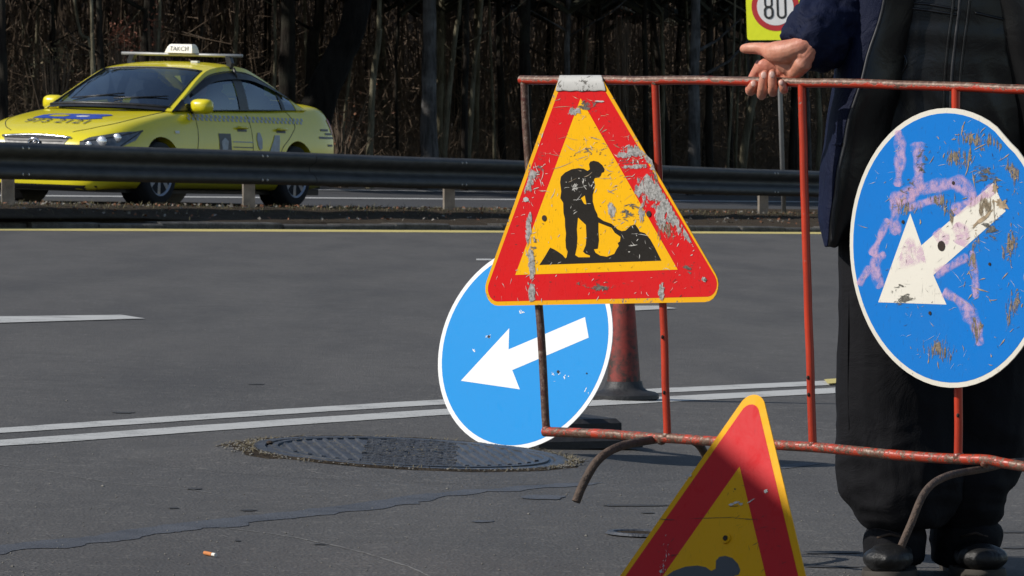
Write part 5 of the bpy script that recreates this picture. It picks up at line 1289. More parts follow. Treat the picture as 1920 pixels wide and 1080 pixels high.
for s in (1, -1):
    sideline([(0.62, 0.94), (0.66, 0.7), (0.72, 0.45), (0.70, 0.27)], 0.004, M_TRIM, s); sideline([(-0.42, 0.975), (-0.42, 0.6), (-0.42, 0.27)], 0.004, M_TRIM, s)
    sideline([(-1.30, 0.985), (-1.36, 0.85), (-1.20, 0.72), (-1.02, 0.60), (-0.96, 0.45), (-0.95, 0.27)], 0.004, M_TRIM, s); sideline([(0.66, 0.27), (0, 0.265), (-0.9, 0.27)], 0.004, M_TRIM, s)
    sideline([(0.70, 0.47), (0, 0.48), (-0.9, 0.49)], 0.009, M_TAXI, s, 'side_moulding')
    for x in (-0.22, -1.02):
        hp_ = [cast((x+dx, s*2, 0.80), (0, -s, 0), 0.026) for dx in (-0.10, -0.05, 0.0, 0.05, 0.10)]; m = MB(); m.tube(hp_, [0.012, 0.016, 0.017, 0.016, 0.012], 8); m.build('door_handle', M_TAXI, CAR, True, True)
        sidedecal('handle_recess', M_STDARK, rect(x-0.10, x+0.09, 0.765, 0.79), 0.003, s, nu=5, nv=2)
    # chequered band under the windows
    for r_ in range(2):
        for k in range(0, 56):
            if (k+r_) % 2: continue
            x = 0.78-k*0.042; sidedecal('chequer', M_STPALE, rect(x-0.042, x, 0.862+r_*0.03, 0.892+r_*0.03), 0.004, s, nu=1, nv=1)
    # door advertisement panels
    sidedecal('sticker', M_STDARK, rect(0.02, 0.26, 0.46, 0.74), 0.004, s, nu=4, nv=6)
    sidedecal('sticker', M_STPALE, [(0.10, 0.58), (0.20, 0.56), (0.22, 0.66), (0.14, 0.70), (0.08, 0.66)], 0.006, s)
    sidedecal('sticker', M_STDARK, rect(-0.96, -0.50, 0.44, 0.56), 0.004, s, nu=8, nv=4)
    sidedecal('sticker', M_STPALE, [(-0.94, 0.50), (-0.70, 0.50), (-0.88, 0.74), (-0.98, 0.74)], 0.006, s, nu=8, nv=8)
    sidedecal('sticker', M_STPALE, [(-0.60, 0.60), (-0.56, 0.58), (-0.52, 0.62), (-0.50, 0.70), (-0.53, 0.76), (-0.58, 0.76), (-0.61, 0.70)], 0.006, s, nu=6, nv=6)
    for z in (0.56, 0.60, 0.655): sidedecal('lettering', M_STDARK if z < 0.65 else M_STPALE, rect(-0.42, -0.02, z, z+0.010), 0.004, s, nu=6, nv=1)
    for x0, x1, z in ((-1.92, -2.12, .80), (-1.85, -2.25, .72), (-2.02, -2.22, .76), (-2.05, -2.2, .64)): sidedecal('lettering', M_STDARK, rect(x1, x0, z, z+0.022), 0.004, s, nu=5, nv=1)
    sidedecal('side_marker', M_STWHITE, rect(1.02, 1.10, 0.725, 0.75), 0.006, s, nu=2, nv=2)
    sidedecal('tail_lamp', M_TAIL, [(-2.39, 0.72), (-2.22, 0.78), (-2.18, 0.92), (-2.36, 0.95)], 0.006, s, nu=6, nv=6)
# sill and bumpers
for s in (1, -1): sidedecal('sill', M_TRIM, rect(-0.95, 0.98, 0.15, 0.18), 0.003, s, nu=12, nv=2)
decal('bumper_skirt', M_TRIM, (4, 0, 0), (-1, 0, 0), Y_, Z_, rect(-0.80, 0.80, 0.14, 0.185), 0.004, nu=14, nv=3)
# front: grille, badge, lamps, cast from ahead
FD = V((-1, 0, -0.0))
decal('grille', M_TRIM, (4, 0, 0), FD, Y_, Z_, [(-0.30, 0.515), (0.30, 0.515), (0.39, 0.655), (-0.39, 0.655)], 0.005, nu=12, nv=5)
for z in (0.545, 0.575, 0.605, 0.635):
    q = [cast((4, y, z), FD, 0.008) for y in [-0.32+0.64*i/14 for i in range(15)]]; strip([p for p in q if p], 0.003, 'grille_bar', M_STDARK)
q = [cast((4, y, 0.662-0.02*(y/0.4)**2), FD, 0.007) for y in [-0.40+0.80*i/16 for i in range(17)]]; strip([p for p in q if p], 0.013, 'grille_chrome', M_CHROME)
cgr = cast((4, 0, 0.59), FD, 0.02); ring_ = [cgr + V((0, 0.062*cos(a), 0.034*sin(a))) for a in [2*pi*i/24 for i in range(25)]]; strip(ring_, 0.010, 'badge', M_CHROME)
strip([cgr + V((0.002, -0.03, -0.02)), cgr + V((0.004, 0, 0)), cgr + V((0.002, 0.03, 0.02))], 0.008, 'badge', M_CHROME)
decal('air_intake', M_TRIM, (4, 0, 0), FD, Y_, Z_, [(-0.42, 0.345), (0.42, 0.345), (0.47, 0.43), (-0.47, 0.43)], 0.005, nu=12, nv=4)
for s in (1, -1):
    LD = V((-1, -s*0.55, 0)).normalized(); LU = V((-0.55, s*1, 0)).normalized() if s > 0 else V((-0.55, -1, 0)).normalized()
    lo = V((2.1, s*0.62, 0)) - LD*2.0
    hl = decal('headlight', M_LAMP, lo, LD, LU, Z_, [(-0.20, 0.535), (-0.08, 0.51), (0.16, 0.55), (0.34, 0.64), (0.40, 0.735), (0.20, 0.715), (-0.10, 0.655), (-0.19, 0.61)], 0.006, nu=12, nv=6)
    for du, z, r in ((0.02, 0.615, 0.060), (0.16, 0.655, 0.050), (-0.10, 0.585, 0.035)):
        c = cast(lo+LU*du+Z_*z, LD, 0.012)
        if c: m = MB(); m.ell(c, V((r*0.45, r, r*0.9)), None, 14, 8); m.build('reflector', M_REFL, hl, True, True)
    for p0, p1 in (((-0.19, .61), (0.40, .74)), ((-0.2, .535), (0.16, .545)), ((0.16, .545), (0.40, .735))):
        q = [cast(lo+LU*(p0[0]+(p1[0]-p0[0])*i/10)+Z_*(p0[1]+(p1[1]-p0[1])*i/10 - (0.015*sin(pi*i/10) if p0[0] < 0 and p1[0] > .3 else 0)), LD, 0.006) for i in range(11)]; q = [p for p in q if p]
        if len(q) > 2: strip(q, 0.006, 'headlight_trim', M_TRIM)
    # fog lamp, bonnet gap
    q = [cast((x, s*y, 3), (0, 0, -1), 0.001) for x, y in catmull([(0.98, 0.70), (1.4, 0.70), (1.8, 0.66), (2.08, 0.50), (2.2, 0.36)], 6)]; strip([p for p in q if p], 0.004, 'bonnet_gap', M_TRIM)
    # mirrors
    mo = V((0.60, s*0.90, 1.005)); m = MB()
    rr = [[mo + V((dx, s*(dy-0.02), dz)) for dy, dz in [(0.120*math.copysign(abs(cos(a))**0.62, cos(a))*k, 0.078*math.copysign(abs(sin(a))**0.62, sin(a))*k) for a in [2*pi*i/18 for i in range(18)]]] for dx, k in ((0.085, 0.25), (0.075, 0.6), (0.05, 0.88), (0.01, 1.0), (-0.035, 0.98), (-0.045, 0.9))]
    m.loft(rr); mi = m.build('wing_mirror', M_TAXI, CAR, True, True, 60)
    m = MB(); m.box(mo + V((-0.047, -s*0.02, 0)), (0.004, 0.16, 0.09)); m.build('mirror_glass', M_CHROME, mi, local=True)
    m = MB(); m.tube([mo + V((0, -s*0.10, -0.03)), V((0.63, s*0.76, 0.955))], [0.025, 0.035], 8); m.build('mirror_arm', M_TRIM, mi, True, True)
# wipers, number plate
for y0, y1 in ((-0.45, 0.15), (0.1, 0.62)): strip([gpt(2, 'top', t=0.5-y0/1.5, out=0.012), gpt(3, 'top', t=0.5-y1/1.5, out=0.012)], 0.007, 'wiper', M_TRIM)
decal('number_plate', M_STWHITE, (4, 0, 0), FD, Y_, Z_, rect(-0.26, 0.26, 0.44, 0.505), 0.012, nu=6, nv=2)
# bonnet sticker: blue logo with a phone number
def topdecal(name, mat, poly, lift=0.005, **k): return decal(name, mat, (0, 0, 3), (0, 0, -1), X_, Y_, poly, lift, **k)
topdecal('logo', M_STBLUE, [(1.60, -0.36), (1.78, -0.38), (1.80, -0.10), (1.80, 0.26), (1.72, 0.40), (1.62, 0.33), (1.52, 0.40), (1.46, 0.34), (1.50, -0.05), (1.52, -0.28)], 0.005, nu=16, nv=16)
topdecal('logo', M_TAXI, [(1.60, -0.24), (1.68, -0.26), (1.72, -0.16), (1.70, -0.05), (1.62, -0.03), (1.57, -0.13)], 0.008, nu=10, nv=10)
topdecal('logo', M_STWHITE, [(1.62, 0.10), (1.66, 0.05), (1.70, 0.10), (1.68, 0.2), (1.62, 0.2)], 0.008, nu=8, nv=8)
def text_mesh(body_, size):
    c = bpy.data.curves.new('text', 'FONT'); c.body = body_; c.size = size; c.align_x = 'CENTER'; c.resolution_u = 3; o = bpy.data.objects.new('text', c); COL.objects.link(o)
    dg = bpy.context.evaluated_depsgraph_get(); dg.update(); me = bpy.data.meshes.new_from_object(o.evaluated_get(dg), depsgraph=dg)
    bpy.data.objects.remove(o); return me
def text_on(body_, size, place, name, mat, par):
    me = text_mesh(body_, size)
    for v in me.vertices:
        p = place(v.co.x, v.co.y)
        if p: v.co = p
    return link_mesh(name, me, par, mat, False, True)
text_on('973 2121', 0.205, lambda x, y: cast((1.83+ (0.14-y)*1.0, x, 3), (0, 0, -1), 0.009), 'phone_number', M_STDARK, body)
# roof bar and taxi sign
bx = -0.42
strip([V((bx, y, 1.545)) for y in (-0.71, -0.3, 0.3, 0.74)], 0.017, 'roof_bar', M_GALV, 8)
for s in (1, -1):
    m = MB(); m.loft([[V((bx+dx, s*y+dy, z)) for dx, dy in ((-.03, -.03), (.03, -.03), (.03, .03), (-.03, .03))] for y, z in ((0.585, 1.40), (0.60, 1.47), (0.575, 1.53))]); m.build('roof_bar_foot', M_TRIM, CAR, local=True)
    m = MB(); m.tube([V((bx, s*0.64, 1.415)), V((bx, s*0.665, 1.36)), V((bx, s*0.675, 1.31))], 0.016, 8); m.build('roof_bar_clamp', M_TRIM, CAR, True, True)
m = MB(); rr = []
for z, hx, hy, oy in ((1.560, 0.075, 0.165, 0.015), (1.615, 0.06, 0.150, 0.02), (1.646, 0.045, 0.132, 0.025), (1.653, 0.03, 0.12, 0.025)):
    rr.append([V((bx+sx*hx, oy+sy*hy, z)) for sx, sy in ((-1, -1), (1, -1), (1, 1), (-1, 1))])
m.loft(rr); sg = m.build('roof_sign', M_SIGNBOX, CAR, local=True)
text_on('TAKCИ', 0.068, lambda x, y: V((bx+0.0765-(y+0.012)*0.24, x+0.02, 1.583+y)), 'lettering', M_STDARK, sg)
m = MB(); m.box((0.0-0.25, 0.28, 1.470), (0.05, 0.08, 0.02)); m.build('aerial_base', M_STWHITE, CAR, local=True)
# driver
DR = thing('person', 'taxi driver in dark clothes sitting behind the windscreen', 'person'); DR.location = CAR.location; DR.rotation_euler = CAR.rotation_euler; ORG[DR] = V((0, 0, 0))
dm = MB()
dm.ell(V((-0.24, 0.36, 1.225)), (0.085, 0.072, 0.105)); dm.ell(V((-0.185, 0.36, 1.205)), (0.045, 0.052, 0.07)); dm.ell(V((-0.135, 0.36, 1.215)), (0.016, 0.013, 0.018))
dm.tube([V((-0.26, 0.36, 1.15)), V((-0.27, 0.36, 1.05))], 0.05, 12)
dm.loft([ringE(V((x, 0.36, z)), a, b, 16) for x, z, a, b in ((-0.29, 1.10, 0.07, 0.09), (-0.28, 1.06, 0.10, 0.20), (-0.27, 0.95, 0.12, 0.22), (-0.22, 0.70, 0.12, 0.19), (-0.2, 0.52, 0.14, 0.19))])
for s in (1, -1):
    dm.tube([V((-0.26, 0.36+s*0.20, 1.04)), V((-0.10, 0.36+s*0.24, 0.90)), V((0.14, 0.36+s*0.16, 1.02)), V((0.22, 0.36+s*0.14, 1.08))], [0.055, 0.048, 0.04, 0.04], 10)
    dm.tube([V((-0.2, 0.36+s*0.1, 0.52)), V((0.25, 0.36+s*0.13, 0.58)), V((0.5, 0.36+s*0.12, 0.3))], [0.085, 0.065, 0.05], 10)
organic('body', dm, 0.012, M_SKIN, DR, 2, None, True)
m = MB(); m.loft([ringE(V((x, 0.36, z)), a, b, 20) for x, z, a, b in ((-0.29, 1.115, 0.07, 0.08), (-0.285, 1.075, 0.115, 0.20), (-0.27, 0.95, 0.14, 0.235), (-0.22, 0.70, 0.14, 0.20))]); m.build('jacket', M_NAVY, DR, True, True)
for s in (1, -1):
    m = MB(); m.tube([V((-0.27, 0.36+s*0.19, 1.045)), V((-0.10, 0.36+s*0.245, 0.895)), V((0.12, 0.36+s*0.165, 1.00))], [0.066, 0.06, 0.05], 12); m.build('sleeve', M_NAVY, DR, True, True)
m = MB(); m.ell(V((-0.262, 0.36, 1.25)), (0.085, 0.08, 0.092)); m.build('hair', M_HAIR, DR, True, True)
# ------------------------------------------------------------------ the wood
import numpy as np
def wp_(t, s, z=0.0):
    p = V((YA.x, YA.y, 0)) + YD*t + YN*s
    rise = 0.135 + 0.02*max(0, s-21.5) + 0.0085*max(0, s-34)**1.75
    return V((p.x, p.y, gz(p.x, rise + z)))
rows = []
svals = [21.4, 22.2, 23.5, 25, 28, 32, 38, 45, 55, 68, 85, 110]
for i in range(-24, 90):
    rows.append([wp_(i*3.0, s, 0.0 if s < 22 else 0.10*noise.noise((i*0.7, s*0.4, 1))) for s in svals])
m = MB(); m.loft(rows, cap=False, closed=False)
if (m.v[m.f[0][1]]-m.v[m.f[0][0]]).cross(m.v[m.f[0][2]]-m.v[m.f[0][0]]).z < 0: m.f = [f[::-1] for f in m.f]
tag(m.build('forest_floor', M_FLOOR, None, True), kind='structure')
def ts_of(p):
    r = V((p.x-YA.x, p.y-YA.y, 0)); return r.dot(YD), r.dot(YN)
def floorz(p): t, s = ts_of(p); return wp_(t, s).z

rnd = random.Random(21)
def crown_mesh(seed, spread, h0, h1, n, twig):
    r = random.Random(seed); m = MB()
    for k in range(n):
        z = r.uniform(h0, h1); q = (z-h0)/(h1-h0); rad = spread*(0.35+0.9*sin(pi*(0.15+0.8*q)))*sqrt(r.random()); a = r.uniform(0, 6.28)
        c = V((cos(a)*rad, sin(a)*rad, z)); s = r.uniform(0.18, 0.46)
        e = Matrix.Rotation(r.uniform(0, 6.28), 3, 'Z') @ Matrix.Rotation(r.gauss(0, 0.7), 3, 'X')
        m.add([c+e @ V(p)*s for p in ((-0.7, 0, 0), (0, -0.45, 0.1), (0.8, 0.05, 0), (0.1, 0.5, 0.06))], [(0, 1, 2, 3)])
    for k in range(14):
        z = r.uniform(h0*0.75, h1*0.8); a = r.uniform(0, 6.28); L = r.uniform(0.5, 1.1)*spread
        p = [V((0, 0, z)), V((cos(a)*L*0.5, sin(a)*L*0.5, z+L*0.25)), V((cos(a)*L, sin(a)*L, z+L*0.7))]; m.tube(p, [0.06, 0.035, 0.012], 5)
    return m.mesh('crown')
CROWNS = []
for k in range(4):
    me = crown_mesh(k+1, 2.6, 4.6, 12.5, 520, k); me.materials.append(M_CROWN); CROWNS.append(me)
def taper(pts, r0, r1, n=10, rough=0.06, seed=0.0):
    q = catmull(pts, 6); m = MB(); N = len(q)
    m.tube([V(p) for p in q], [r0+(r1-r0)*i/(N-1) + (0.25*r0*max(0, 1-i/3) if i < 3 else 0) for i in range(N)], n)
    m.v = [p + V((noise.noise(p*2.1+V((seed, 0, 0))), noise.noise(p*2.1+V((0, seed, 3))), 0))*rough*r0*2 for p in m.v]
    return m
GRP = 'tall trees at the edge of the dark wood'
def tree(px, py_, w, Y, mat, label, group, boughs=0, height=9.0, crown=True):
    """px = picture points (u, v) from low to high; goes on to its full height above the picture"""
    pts = [P(u, v, Y) for u, v in px]
    base = pts[0]; fz = floorz(base); d = (pts[-1]-pts[0])
    if d.z < 0.05: d = V((0, 0, 1))
    d = d/d.z
    root = V((base.x - d.x*(base.z-fz)*0.4, base.y, fz-0.1)); r0 = w/2*Y/F
    top = pts[-1] + V((d.x*0.35, 0, 1)).normalized()*(height)
    t = thing('tree', label, 'tree', tuple(root), group)
    m = taper([tuple(root)]+[tuple(p) for p in pts]+[tuple(pts[-1].lerp(top, 0.5)), tuple(top)], r0*1.08, r0*0.45, 12, 0.10, w)
    for k in range(boughs):
        b = pts[-1].lerp(pts[0], rnd.uniform(-0.3, 0.6)); a = rnd.choice((-1, 1)); L = rnd.uniform(0.5, 1.6)
        m.tube([b, b+V((a*L*0.5, rnd.uniform(-.3, .3), L*0.28)), b+V((a*L, rnd.uniform(-.5, .5), L*rnd.uniform(0.5, 0.9)))], [r0*0.32, r0*0.2, r0*0.08], 6)
    m.build('trunk', mat, t, True)
    if crown:
        c = bpy.data.objects.new('crown', rnd.choice(CROWNS)); COL.objects.link(c); c.parent = t; c.location = (top.x-root.x-d.x*0.5, 0, -0.3); c.rotation_euler = (0, 0, rnd.uniform(0, 6.28)); s = rnd.uniform(0.85, 1.1); c.scale = (s, s, rnd.uniform(0.9, 1.05))
    return t
MARK = [
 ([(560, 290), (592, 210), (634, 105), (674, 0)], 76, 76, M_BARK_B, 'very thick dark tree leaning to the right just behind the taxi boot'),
 ([(536, 290), (538, 160), (539, 0)], 38, 80, M_BARK_D, 'straight dark tree standing close to the left of the thick leaning tree'),
 ([(804, 290), (805, 150), (806, 0)], 35, 80, M_BARK_G, 'straight grey tree with a pale scraped patch, alone in the middle of the wood edge'),
 ([(694, 275), (700, 150), (712, 60), (711, 0)], 13, 79, M_BARK_L, 'thin pale tree just to the right of the thick leaning tree'),
 ([(836, 240), (846, 140), (858, 40), (862, 0)], 11, 83, M_BARK_L, 'thin pale slanting tree right of the grey tree with the scraped patch'),
 ([(871, 290), (873, 120), (876, 0)], 13, 81, M_BARK_D, 'slim dark upright tree between two thin pale ones'),
 ([(879, 290), (890, 120), (903, 0)], 10, 84, M_BARK_L, 'thin pale tree right of the slim dark upright tree'),
 ([(177, 190), (168, 80), (140, 0)], 8, 74, M_BARK_L, 'thin pale crooked sapling above the left end of the taxi roof'),
 ([(179, 190), (173, 70), (172, 0)], 8, 73, M_BARK_L, 'thin pale straight sapling in the clump above the taxi roof'),
 ([(190, 190), (188, 90), (186, 0)], 15, 74, M_BARK_D, 'dark mossy tree in the clump above the taxi roof'),
 ([(272, 150), (274, 80), (279, 0)], 27, 78, M_BARK_D, 'broad dark tree behind the left half of the roof bar'),
 ([(296, 150), (297, 60), (300, 0)], 8, 76, M_BARK_L, 'thin pale tree right behind the taxi roof sign'),
 ([(8, 240), (6, 120), (4, 0)], 18, 72, M_BARK_D, 'dark tree at the very left edge of the wood'),
 ([(110, 200), (103, 100), (98, 0)], 9, 82, M_BARK_D, 'slim dark tree above the taxi passenger mirror'),
 ([(440, 160), (441, 80), (444, 0)], 10, 86, M_BARK_L, 'pale slim tree behind the right end of the roof bar'),
 ([(514, 200), (516, 90), (515, 0)], 7, 83, M_BARK_L, 'very thin pale tree just left of the straight dark one'),
 ([(585, 120), (590, 60), (600, 0)], 24, 92, M_BARK_D, 'dark tree half hidden behind the thick leaning tree'),
 ([(987, 290), (985, 150), (984, 0)], 27, 86, M_BARK_D, 'broad dark tree behind the left end of the red barrier'),
 ([(942, 290), (938, 140), (936, 0)], 15, 95, M_BARK_D, 'medium dark tree deep in the wood left of the red barrier'),
 ([(1064, 290), (1063, 100), (1066, 0)], 13, 90, M_BARK_G, 'slim grey tree above the folded tip of the triangular sign'),
 ([(1130, 290), (1128, 100), (1124, 0)], 10, 97, M_BARK_D, 'slim dark tree above the right corner of the folded sign tip'),
 ([(1212, 300), (1210, 120), (1208, 0)], 12, 92, M_BARK_D, 'slim dark tree behind the second upright of the barrier'),
 ([(1242, 300), (1243, 120), (1241, 0)], 9, 95, M_BARK_L, 'thin pale tree right beside the second upright of the barrier'),
 ([(1302, 300), (1302, 150), (1304, 0)], 25, 86, M_BARK_G, 'stout grey tree between the two middle uprights of the barrier'),
 ([(1393, 300), (1405, 220), (1417, 160), (1425, 0)], 16, 90, M_BARK_L, 'pale leaning tree behind the fingers gripping the rail'),
 ([(1365, 300), (1372, 180), (1378, 0)], 6, 88, M_BARK_L, 'thin pale stem just left of the gripping hand'),
 ([(1535, 300), (1537, 220), (1530, 120), (1520, 0)], 11, 93, M_BARK_L, 'pale slim tree between the speed limit post and the open jacket'),
 ([(1490, 300), (1488, 150), (1482, 0)], 14, 100, M_BARK_D, 'dark tree behind the speed limit post'),
 ([(745, 280), (742, 120), (747, 0)], 7, 92, M_BARK_D, 'slender dark tree between the thin pale tree and the grey tree'),
 ([(640, 280), (652, 170), (668, 60), (690, 0)], 6, 88, M_BARK_L, 'slender pale stem bending up in front of the brush right of the taxi'),
]
for pts, w_, Y, mat, lab in MARK: tree(pts, 0, w_, Y, mat, lab, None, boughs=rnd.choice((0, 1, 2)))
BACK = 'trees standing deep in the wood'
for k in range(70):
    u = rnd.uniform(-60, 1640); Y = rnd.uniform(92, 128); w_ = rnd.choice((6, 7, 8, 9, 12, 15, 18))
    ln = rnd.gauss(0, 12); mat = rnd.choice((M_BARK_D, M_BARK_D, M_BARK_G, M_BARK_L, M_BARK_D))
    tree([(u, 250), (u+ln*0.6, 120), (u+ln, 0)], 0, w_, Y, mat, ('slim ' if w_ < 10 else 'stout ')+{M_BARK_D: 'dark', M_BARK_G: 'grey', M_BARK_L: 'pale'}[mat]+' trunk deep in the wood '+next(n for lim, n in ((160, 'above the taxi bonnet'), (340, 'above the taxi windscreen'), (520, 'above the taxi rear window'), (690, 'beside the thick leaning tree'), (800, 'left of the scraped grey tree'), (980, 'right of the scraped grey tree'), (1110, 'above the folded sign tip'), (1235, 'right of the folded sign tip'), (1380, 'between the middle barrier uprights'), (1470, 'behind the gripping hand'), (9999, 'behind the navy jacket')) if u < lim), BACK, boughs=rnd.choice((0, 1, 1)), height=7)
# the wood going on to both sides and behind: one mass
m = MB(); cr = MB(); R2 = random.Random(8)
for k in range(330):
    s = R2.uniform(24, 100); t = R2.uniform(1.4*s-40, 2.05*s+30)
    p = wp_(t, s, -0.1); u = 960+(p.x/max(p.y, 1))*F
    if s < 60 and -200 < u < 1800 and p.y > 20: s = R2.uniform(60, 100); t = R2.uniform(1.4*s-4, 2.05*s+20); p = wp_(t, s, -0.1)
    h = R2.uniform(9, 13); r = R2.uniform(0.08, 0.26); dx, dy = R2.gauss(0, 0.5), R2.gauss(0, 0.5)
    m.tube([p, p+V((dx*0.4, dy*0.4, h*0.5)), p+V((dx, dy, h))], [r, r*0.8, r*0.4], 7)
tag(m.build('far_wood', M_BARK_D, None, True), kind='stuff', label='mass of dark trunks receding into the wood')
rg = np.random.default_rng(3); N = 30000
s_ = rg.uniform(23.5, 104, N); t_ = 1.4*s_-48 + rg.random(N)*(0.65*s_+78); zz_ = 3.6 + 8.6*rg.random(N)**1.2; vs = []; fs = []
for k in range(N):
    p = wp_(float(t_[k]), float(s_[k]), float(zz_[k])); sz = 0.40+0.45*random.random(); e = Matrix.Rotation(random.uniform(0, 6.28), 3, 'Z') @ Matrix.Rotation(random.gauss(0, 0.6), 3, 'X')
    b = len(vs); vs += [p+e @ V(q)*sz for q in ((-0.8, 0, 0), (0, -0.5, 0.1), (0.8, 0.05, 0), (0.1, 0.55, 0.06))]; fs.append((b, b+1, b+2, b+3))
me = bpy.data.meshes.new('canopy'); me.from_pydata(vs, [], fs); me.materials.append(M_CROWN); o = bpy.data.objects.new('canopy', me); COL.objects.link(o); tag(o, kind='stuff', label='dense tops of the wood closing over the trunks')
# understorey: bare brush, brambles and fallen leaves
m = MB(); R3 = random.Random(13)
for k in range(19000):
    s = 22.6+abs(R3.gauss(0, 12)); t = R3.uniform(1.4*s-8, 2.05*s+24); p = wp_(t, s, -0.03)
    if noise.noise((t*0.25, s*0.3, 4)) < -0.25: continue
    h = R3.uniform(0.3, 1.9)*(1.5 if R3.random() < 0.1 else 1)*(0.6+0.7*abs(noise.noise((t*0.4, s*0.4, 9)))); a = R3.uniform(0, 6.28); l = R3.uniform(0.1, 0.9)*h; r = R3.uniform(0.0025, 0.008)
    d = V((cos(a), sin(a), 0)); p1 = p+d*l*0.25+V((0, 0, h*0.55)); p2 = p+d*l+V((0, 0, h*R3.uniform(0.75, 1.0)))
    m.tube([p, p1, p2], [r, r*0.75, r*0.3], 3, cap=False)
    if R3.random() < 0.6:
        a2 = a+R3.uniform(-1.5, 1.5); m.tube([p1, p1+V((cos(a2), sin(a2), 0.7))*h*0.3], [r*0.6, r*0.25], 3, cap=False)
for k in range(7000):      # tall whips and saplings further in
    s = R3.uniform(26, 92); t = R3.uniform(1.4*s-6, 2.05*s+20); p = wp_(t, s, -0.05); h = R3.uniform(2.0, 6.5); r = R3.uniform(0.008, 0.022); a = R3.uniform(0, 6.28); d = V((cos(a), sin(a), 0))*h*abs(R3.gauss(0.0, 0.32))
    p1 = p+d*0.4+V((0, 0, h*0.5)); m.tube([p, p1, p+d+V((0, 0, h))], [r, r*0.7, r*0.3], 3, cap=False)
    for q in range(3):
        b = p.lerp(p1, R3.uniform(0.15, 1.0)); a2 = R3.uniform(0, 6.28); m.tube([b, b+V((cos(a2), sin(a2), R3.uniform(-0.1, 0.8)))*h*R3.uniform(0.12, 0.35)], [r*0.6, r*0.2], 3, cap=False)
tag(m.build('undergrowth', M_TWIG), kind='stuff', label='bare brown brush filling the floor of the wood')
m = MB()
for k in range(5200):
    s = 22.2+abs(R3.gauss(0, 10)); t = R3.uniform(1.4*s-6, 2.05*s+22); p = wp_(t, s, 0.03); leafquad(m, p, R3.uniform(0.05, 0.14), 0.6)
tag(m.build('leaf_litter', M_LEAF), kind='stuff', label='brown leaf litter on the floor of the wood')
def leafybush(u, v, ru, rv, Y, n, mat, label):
    c = P(u, v+rv, Y); fz = floorz(c); b = V((c.x, c.y, fz-0.03))
    t = thing('shrub', label, 'shrub', tuple(b)); m = MB(); s = MB(); px = Y/F; cen = P(u, v, Y)
    for k in range(n):
        a = R3.gauss(0, 0.5), R3.gauss(0, 0.5), R3.gauss(0, 0.5)
        p = cen + V((a[0]*ru*px*1.2, a[1]*ru*px, a[2]*rv*px*1.2))
        if p.z < fz: continue
        leafquad(m, p, R3.uniform(0.028, 0.07), 1.1)
    for k in range(26):
        e = cen + V((R3.gauss(0, .5)*ru*px, R3.gauss(0, .4)*ru*px, R3.gauss(0, .5)*rv*px)); s.tube([b+V((R3.gauss(0, .1), R3.gauss(0, .1), 0)), b.lerp(e, 0.5)+V((0, 0, 0.15)), e], [0.014, 0.009, 0.004], 4)
    s.build('stems', M_TWIG, t); m.build('leaves', mat, t)
leafybush(228, 70, 26, 26, 74.5, 260, M_RUSSET, 'shrub with russet dead leaves behind the left end of the roof bar')
leafybush(292, 60, 12, 40, 76.5, 110, M_RUSSET, 'narrow shrub with russet dead leaves by the taxi roof sign')
leafybush(100, 108, 46, 30, 75, 190, M_STRAW, 'sparse shrub with pale dead leaves above the taxi windscreen')
leafybush(640, 215, 60, 50, 79, 150, M_LEAF, 'brown leafy shrub right of the taxi boot')
leafybush(1170, 32, 14, 14, 88, 14, M_RUSSET, 'small twiggy shrub with a few russet leaves above the barrier rail')

# ------------------------------------------------------------------ speed limit sign on its post
SS = 148.0; SY = F/SS
sb = G(1470, 402, 0.13); SB = P(1470, 402, SY); SB.z = gz(SB.x, 0.12)
SP = thing('speed_limit_sign', 'yellow square speed limit sign reading 80 on a thin grey post behind the guardrail', 'road sign', tuple(SB))
stp = P(1463, 180, SY); dirp = (stp-SB)/(stp.z-SB.z)
m = MB(); m.tube([SB-V((0, 0, 0.05)), SB+dirp*(2.2), SB+dirp*3.2], 0.030, 14); m.build('post', M_GALV, SP, True)
M_FLUO = simple('fluorescent_yellow', (0.88, 0.92, 0.02), 0.5, 0, 0.04, 10); M_SRED = simple('ring_red', (0.52, 0.03, 0.035), 0.5, 0, 0.08, 10); M_SW = simple('sign_white', (0.82, 0.80, 0.78), 0.5, 0, 0.05, 10); M_SB = simple('digit_black', (0.02, 0.02, 0.02), 0.5, 0, 0.2, 10)
SN = V((-0.22, -0.975, 0)).normalized(); sx = V((0.975, -0.22, 0)).normalized(); sz = V((0, 0, 1)); sz = (sz + sx*-0.035).normalized()
so_ = P(1455, 13, SY) + SN*0.05
def sq(a, b, d=0.0): return so_ + sx*a + sz*b + SN*d
stack(rounded([sq(-.375, -.42), sq(.375, -.42), sq(.375, .42), sq(-.375, .42)], 0.04), SN, -0.012, 0.0, 'panel', M_FLUO, SP)
def sdisc(r, cx_=0, cz_=0.0, n=48, ry=None): return [sq(cx_+r*cos(2*pi*k/n), cz_+(ry or r)*sin(2*pi*k/n)) for k in range(n)]
stack(sdisc(0.305), SN, 0.001, 0.003, 'red_ring', M_SRED, SP); stack(sdisc(0.235), SN, 0.004, 0.006, 'white_field', M_SW, SP)
def stadium(cx_, cz_, hw, hh, n=12): return [sq(cx_+hw*cos(a), cz_+(hh-hw)*(1 if a < pi else -1)+hw*sin(a)) for a in [2*pi*(k+.5)/(2*n) for k in range(2*n)]]
stack(stadium(-.086, 0.062, .056, .080), SN, 0.007, 0.009, 'digit', M_SB, SP, [stadium(-.086, 0.062, .030, .054)]); stack(stadium(-.086, -0.070, .062, .084), SN, 0.0095, 0.0115, 'digit', M_SB, SP, [stadium(-.086, -0.070, .034, .056)])
stack(stadium(.080, -0.005, .064, .148), SN, 0.007, 0.009, 'digit', M_SB, SP, [stadium(.080, -0.005, .036, .12)])
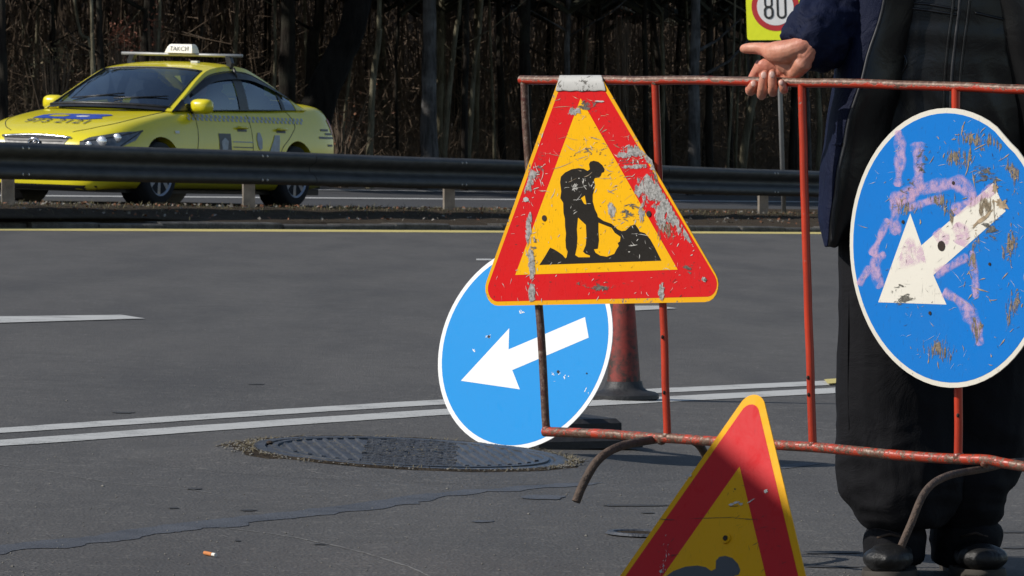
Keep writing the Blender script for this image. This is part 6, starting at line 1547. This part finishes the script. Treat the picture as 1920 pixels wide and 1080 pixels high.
m = MB(); m.box(so_-SN*0.05, (0.16, 0.04, 0.05)); m.build('bracket', M_GALV, SP)

# ------------------------------------------------------------------ unseen van added left of the view to shade the front sign
VX, VY = -2.28, 4.25
VN = thing('shade_van', 'unseen white van added left of the road signs to shade the front one', 'van', (VX, VY, gz(VX)))
M_VAN = simple('van_white', (0.70, 0.70, 0.68), 0.35, 0, 0.06, 3, coat=0.4)
side = [(-2.3, 0.32), (2.25, 0.32), (2.35, 0.55), (2.30, 0.98), (1.75, 1.18), (1.25, 1.95), (0.95, 2.32), (0.5, 2.42), (-2.2, 2.46), (-2.32, 2.36)]
z0 = gz(VX)
def vp(y, z, x): return V((VX-1.0+x, VY-y, z0+z))
m = MB(); m.prism([vp(y, z, 0) for y, z in side], V((1, 0, 0)), -0.94, 0.94); m.build('body', M_VAN, VN)
for x in (-0.946, 0.946):
    s = 1 if x > 0 else -1; m = MB(); m.prism([vp(y, z, x) for y, z in ((1.58, 1.22), (0.55, 1.22), (0.55, 2.0), (1.12, 1.98))], V((s, 0, 0)), 0, 0.006); m.build('side_window', M_GLASS, VN)
    for y in (1.5, -1.45):
        o = vp(y, 0.33, x*0.98); m = MB(); m.lathe([(0.2, -0.1), (0.33, -0.1), (0.34, 0), (0.33, 0.06), (0.2, 0.07)], o, 32, V((s, 0, 0))); w_ = m.build('wheel', M_TYRE, VN, True, sharp=50)
        m = MB(); m.lathe([(0.2, 0.02), (0.2, 0.06), (0.06, 0.05)], o, 28, V((s, 0, 0))); m.build('rim', M_ALLOY, w_, True, sharp=50)
    m = MB(); m.box(vp(0.5, 1.2, x), (0.012, 0.2, 0.03)); m.build('door_handle', M_TRIM, VN)
m = MB(); m.prism([vp(1.745, 1.22, -0.78), vp(1.745, 1.22, 0.78), vp(1.285, 1.92, 0.72), vp(1.285, 1.92, -0.72)], V((0, -0.83, 0.55)), 0.01, 0.02); m.build('windscreen', M_GLASS, VN)
m = MB(); m.box(vp(2.36, 0.5, 0), (1.8, 0.12, 0.22)); m.build('bumper', M_TRIM, VN)
for x in (-0.7, 0.7): m = MB(); m.ell(vp(2.30, 0.85, x), (0.15, 0.06, 0.10)); m.build('headlight', M_REFL, VN, True)
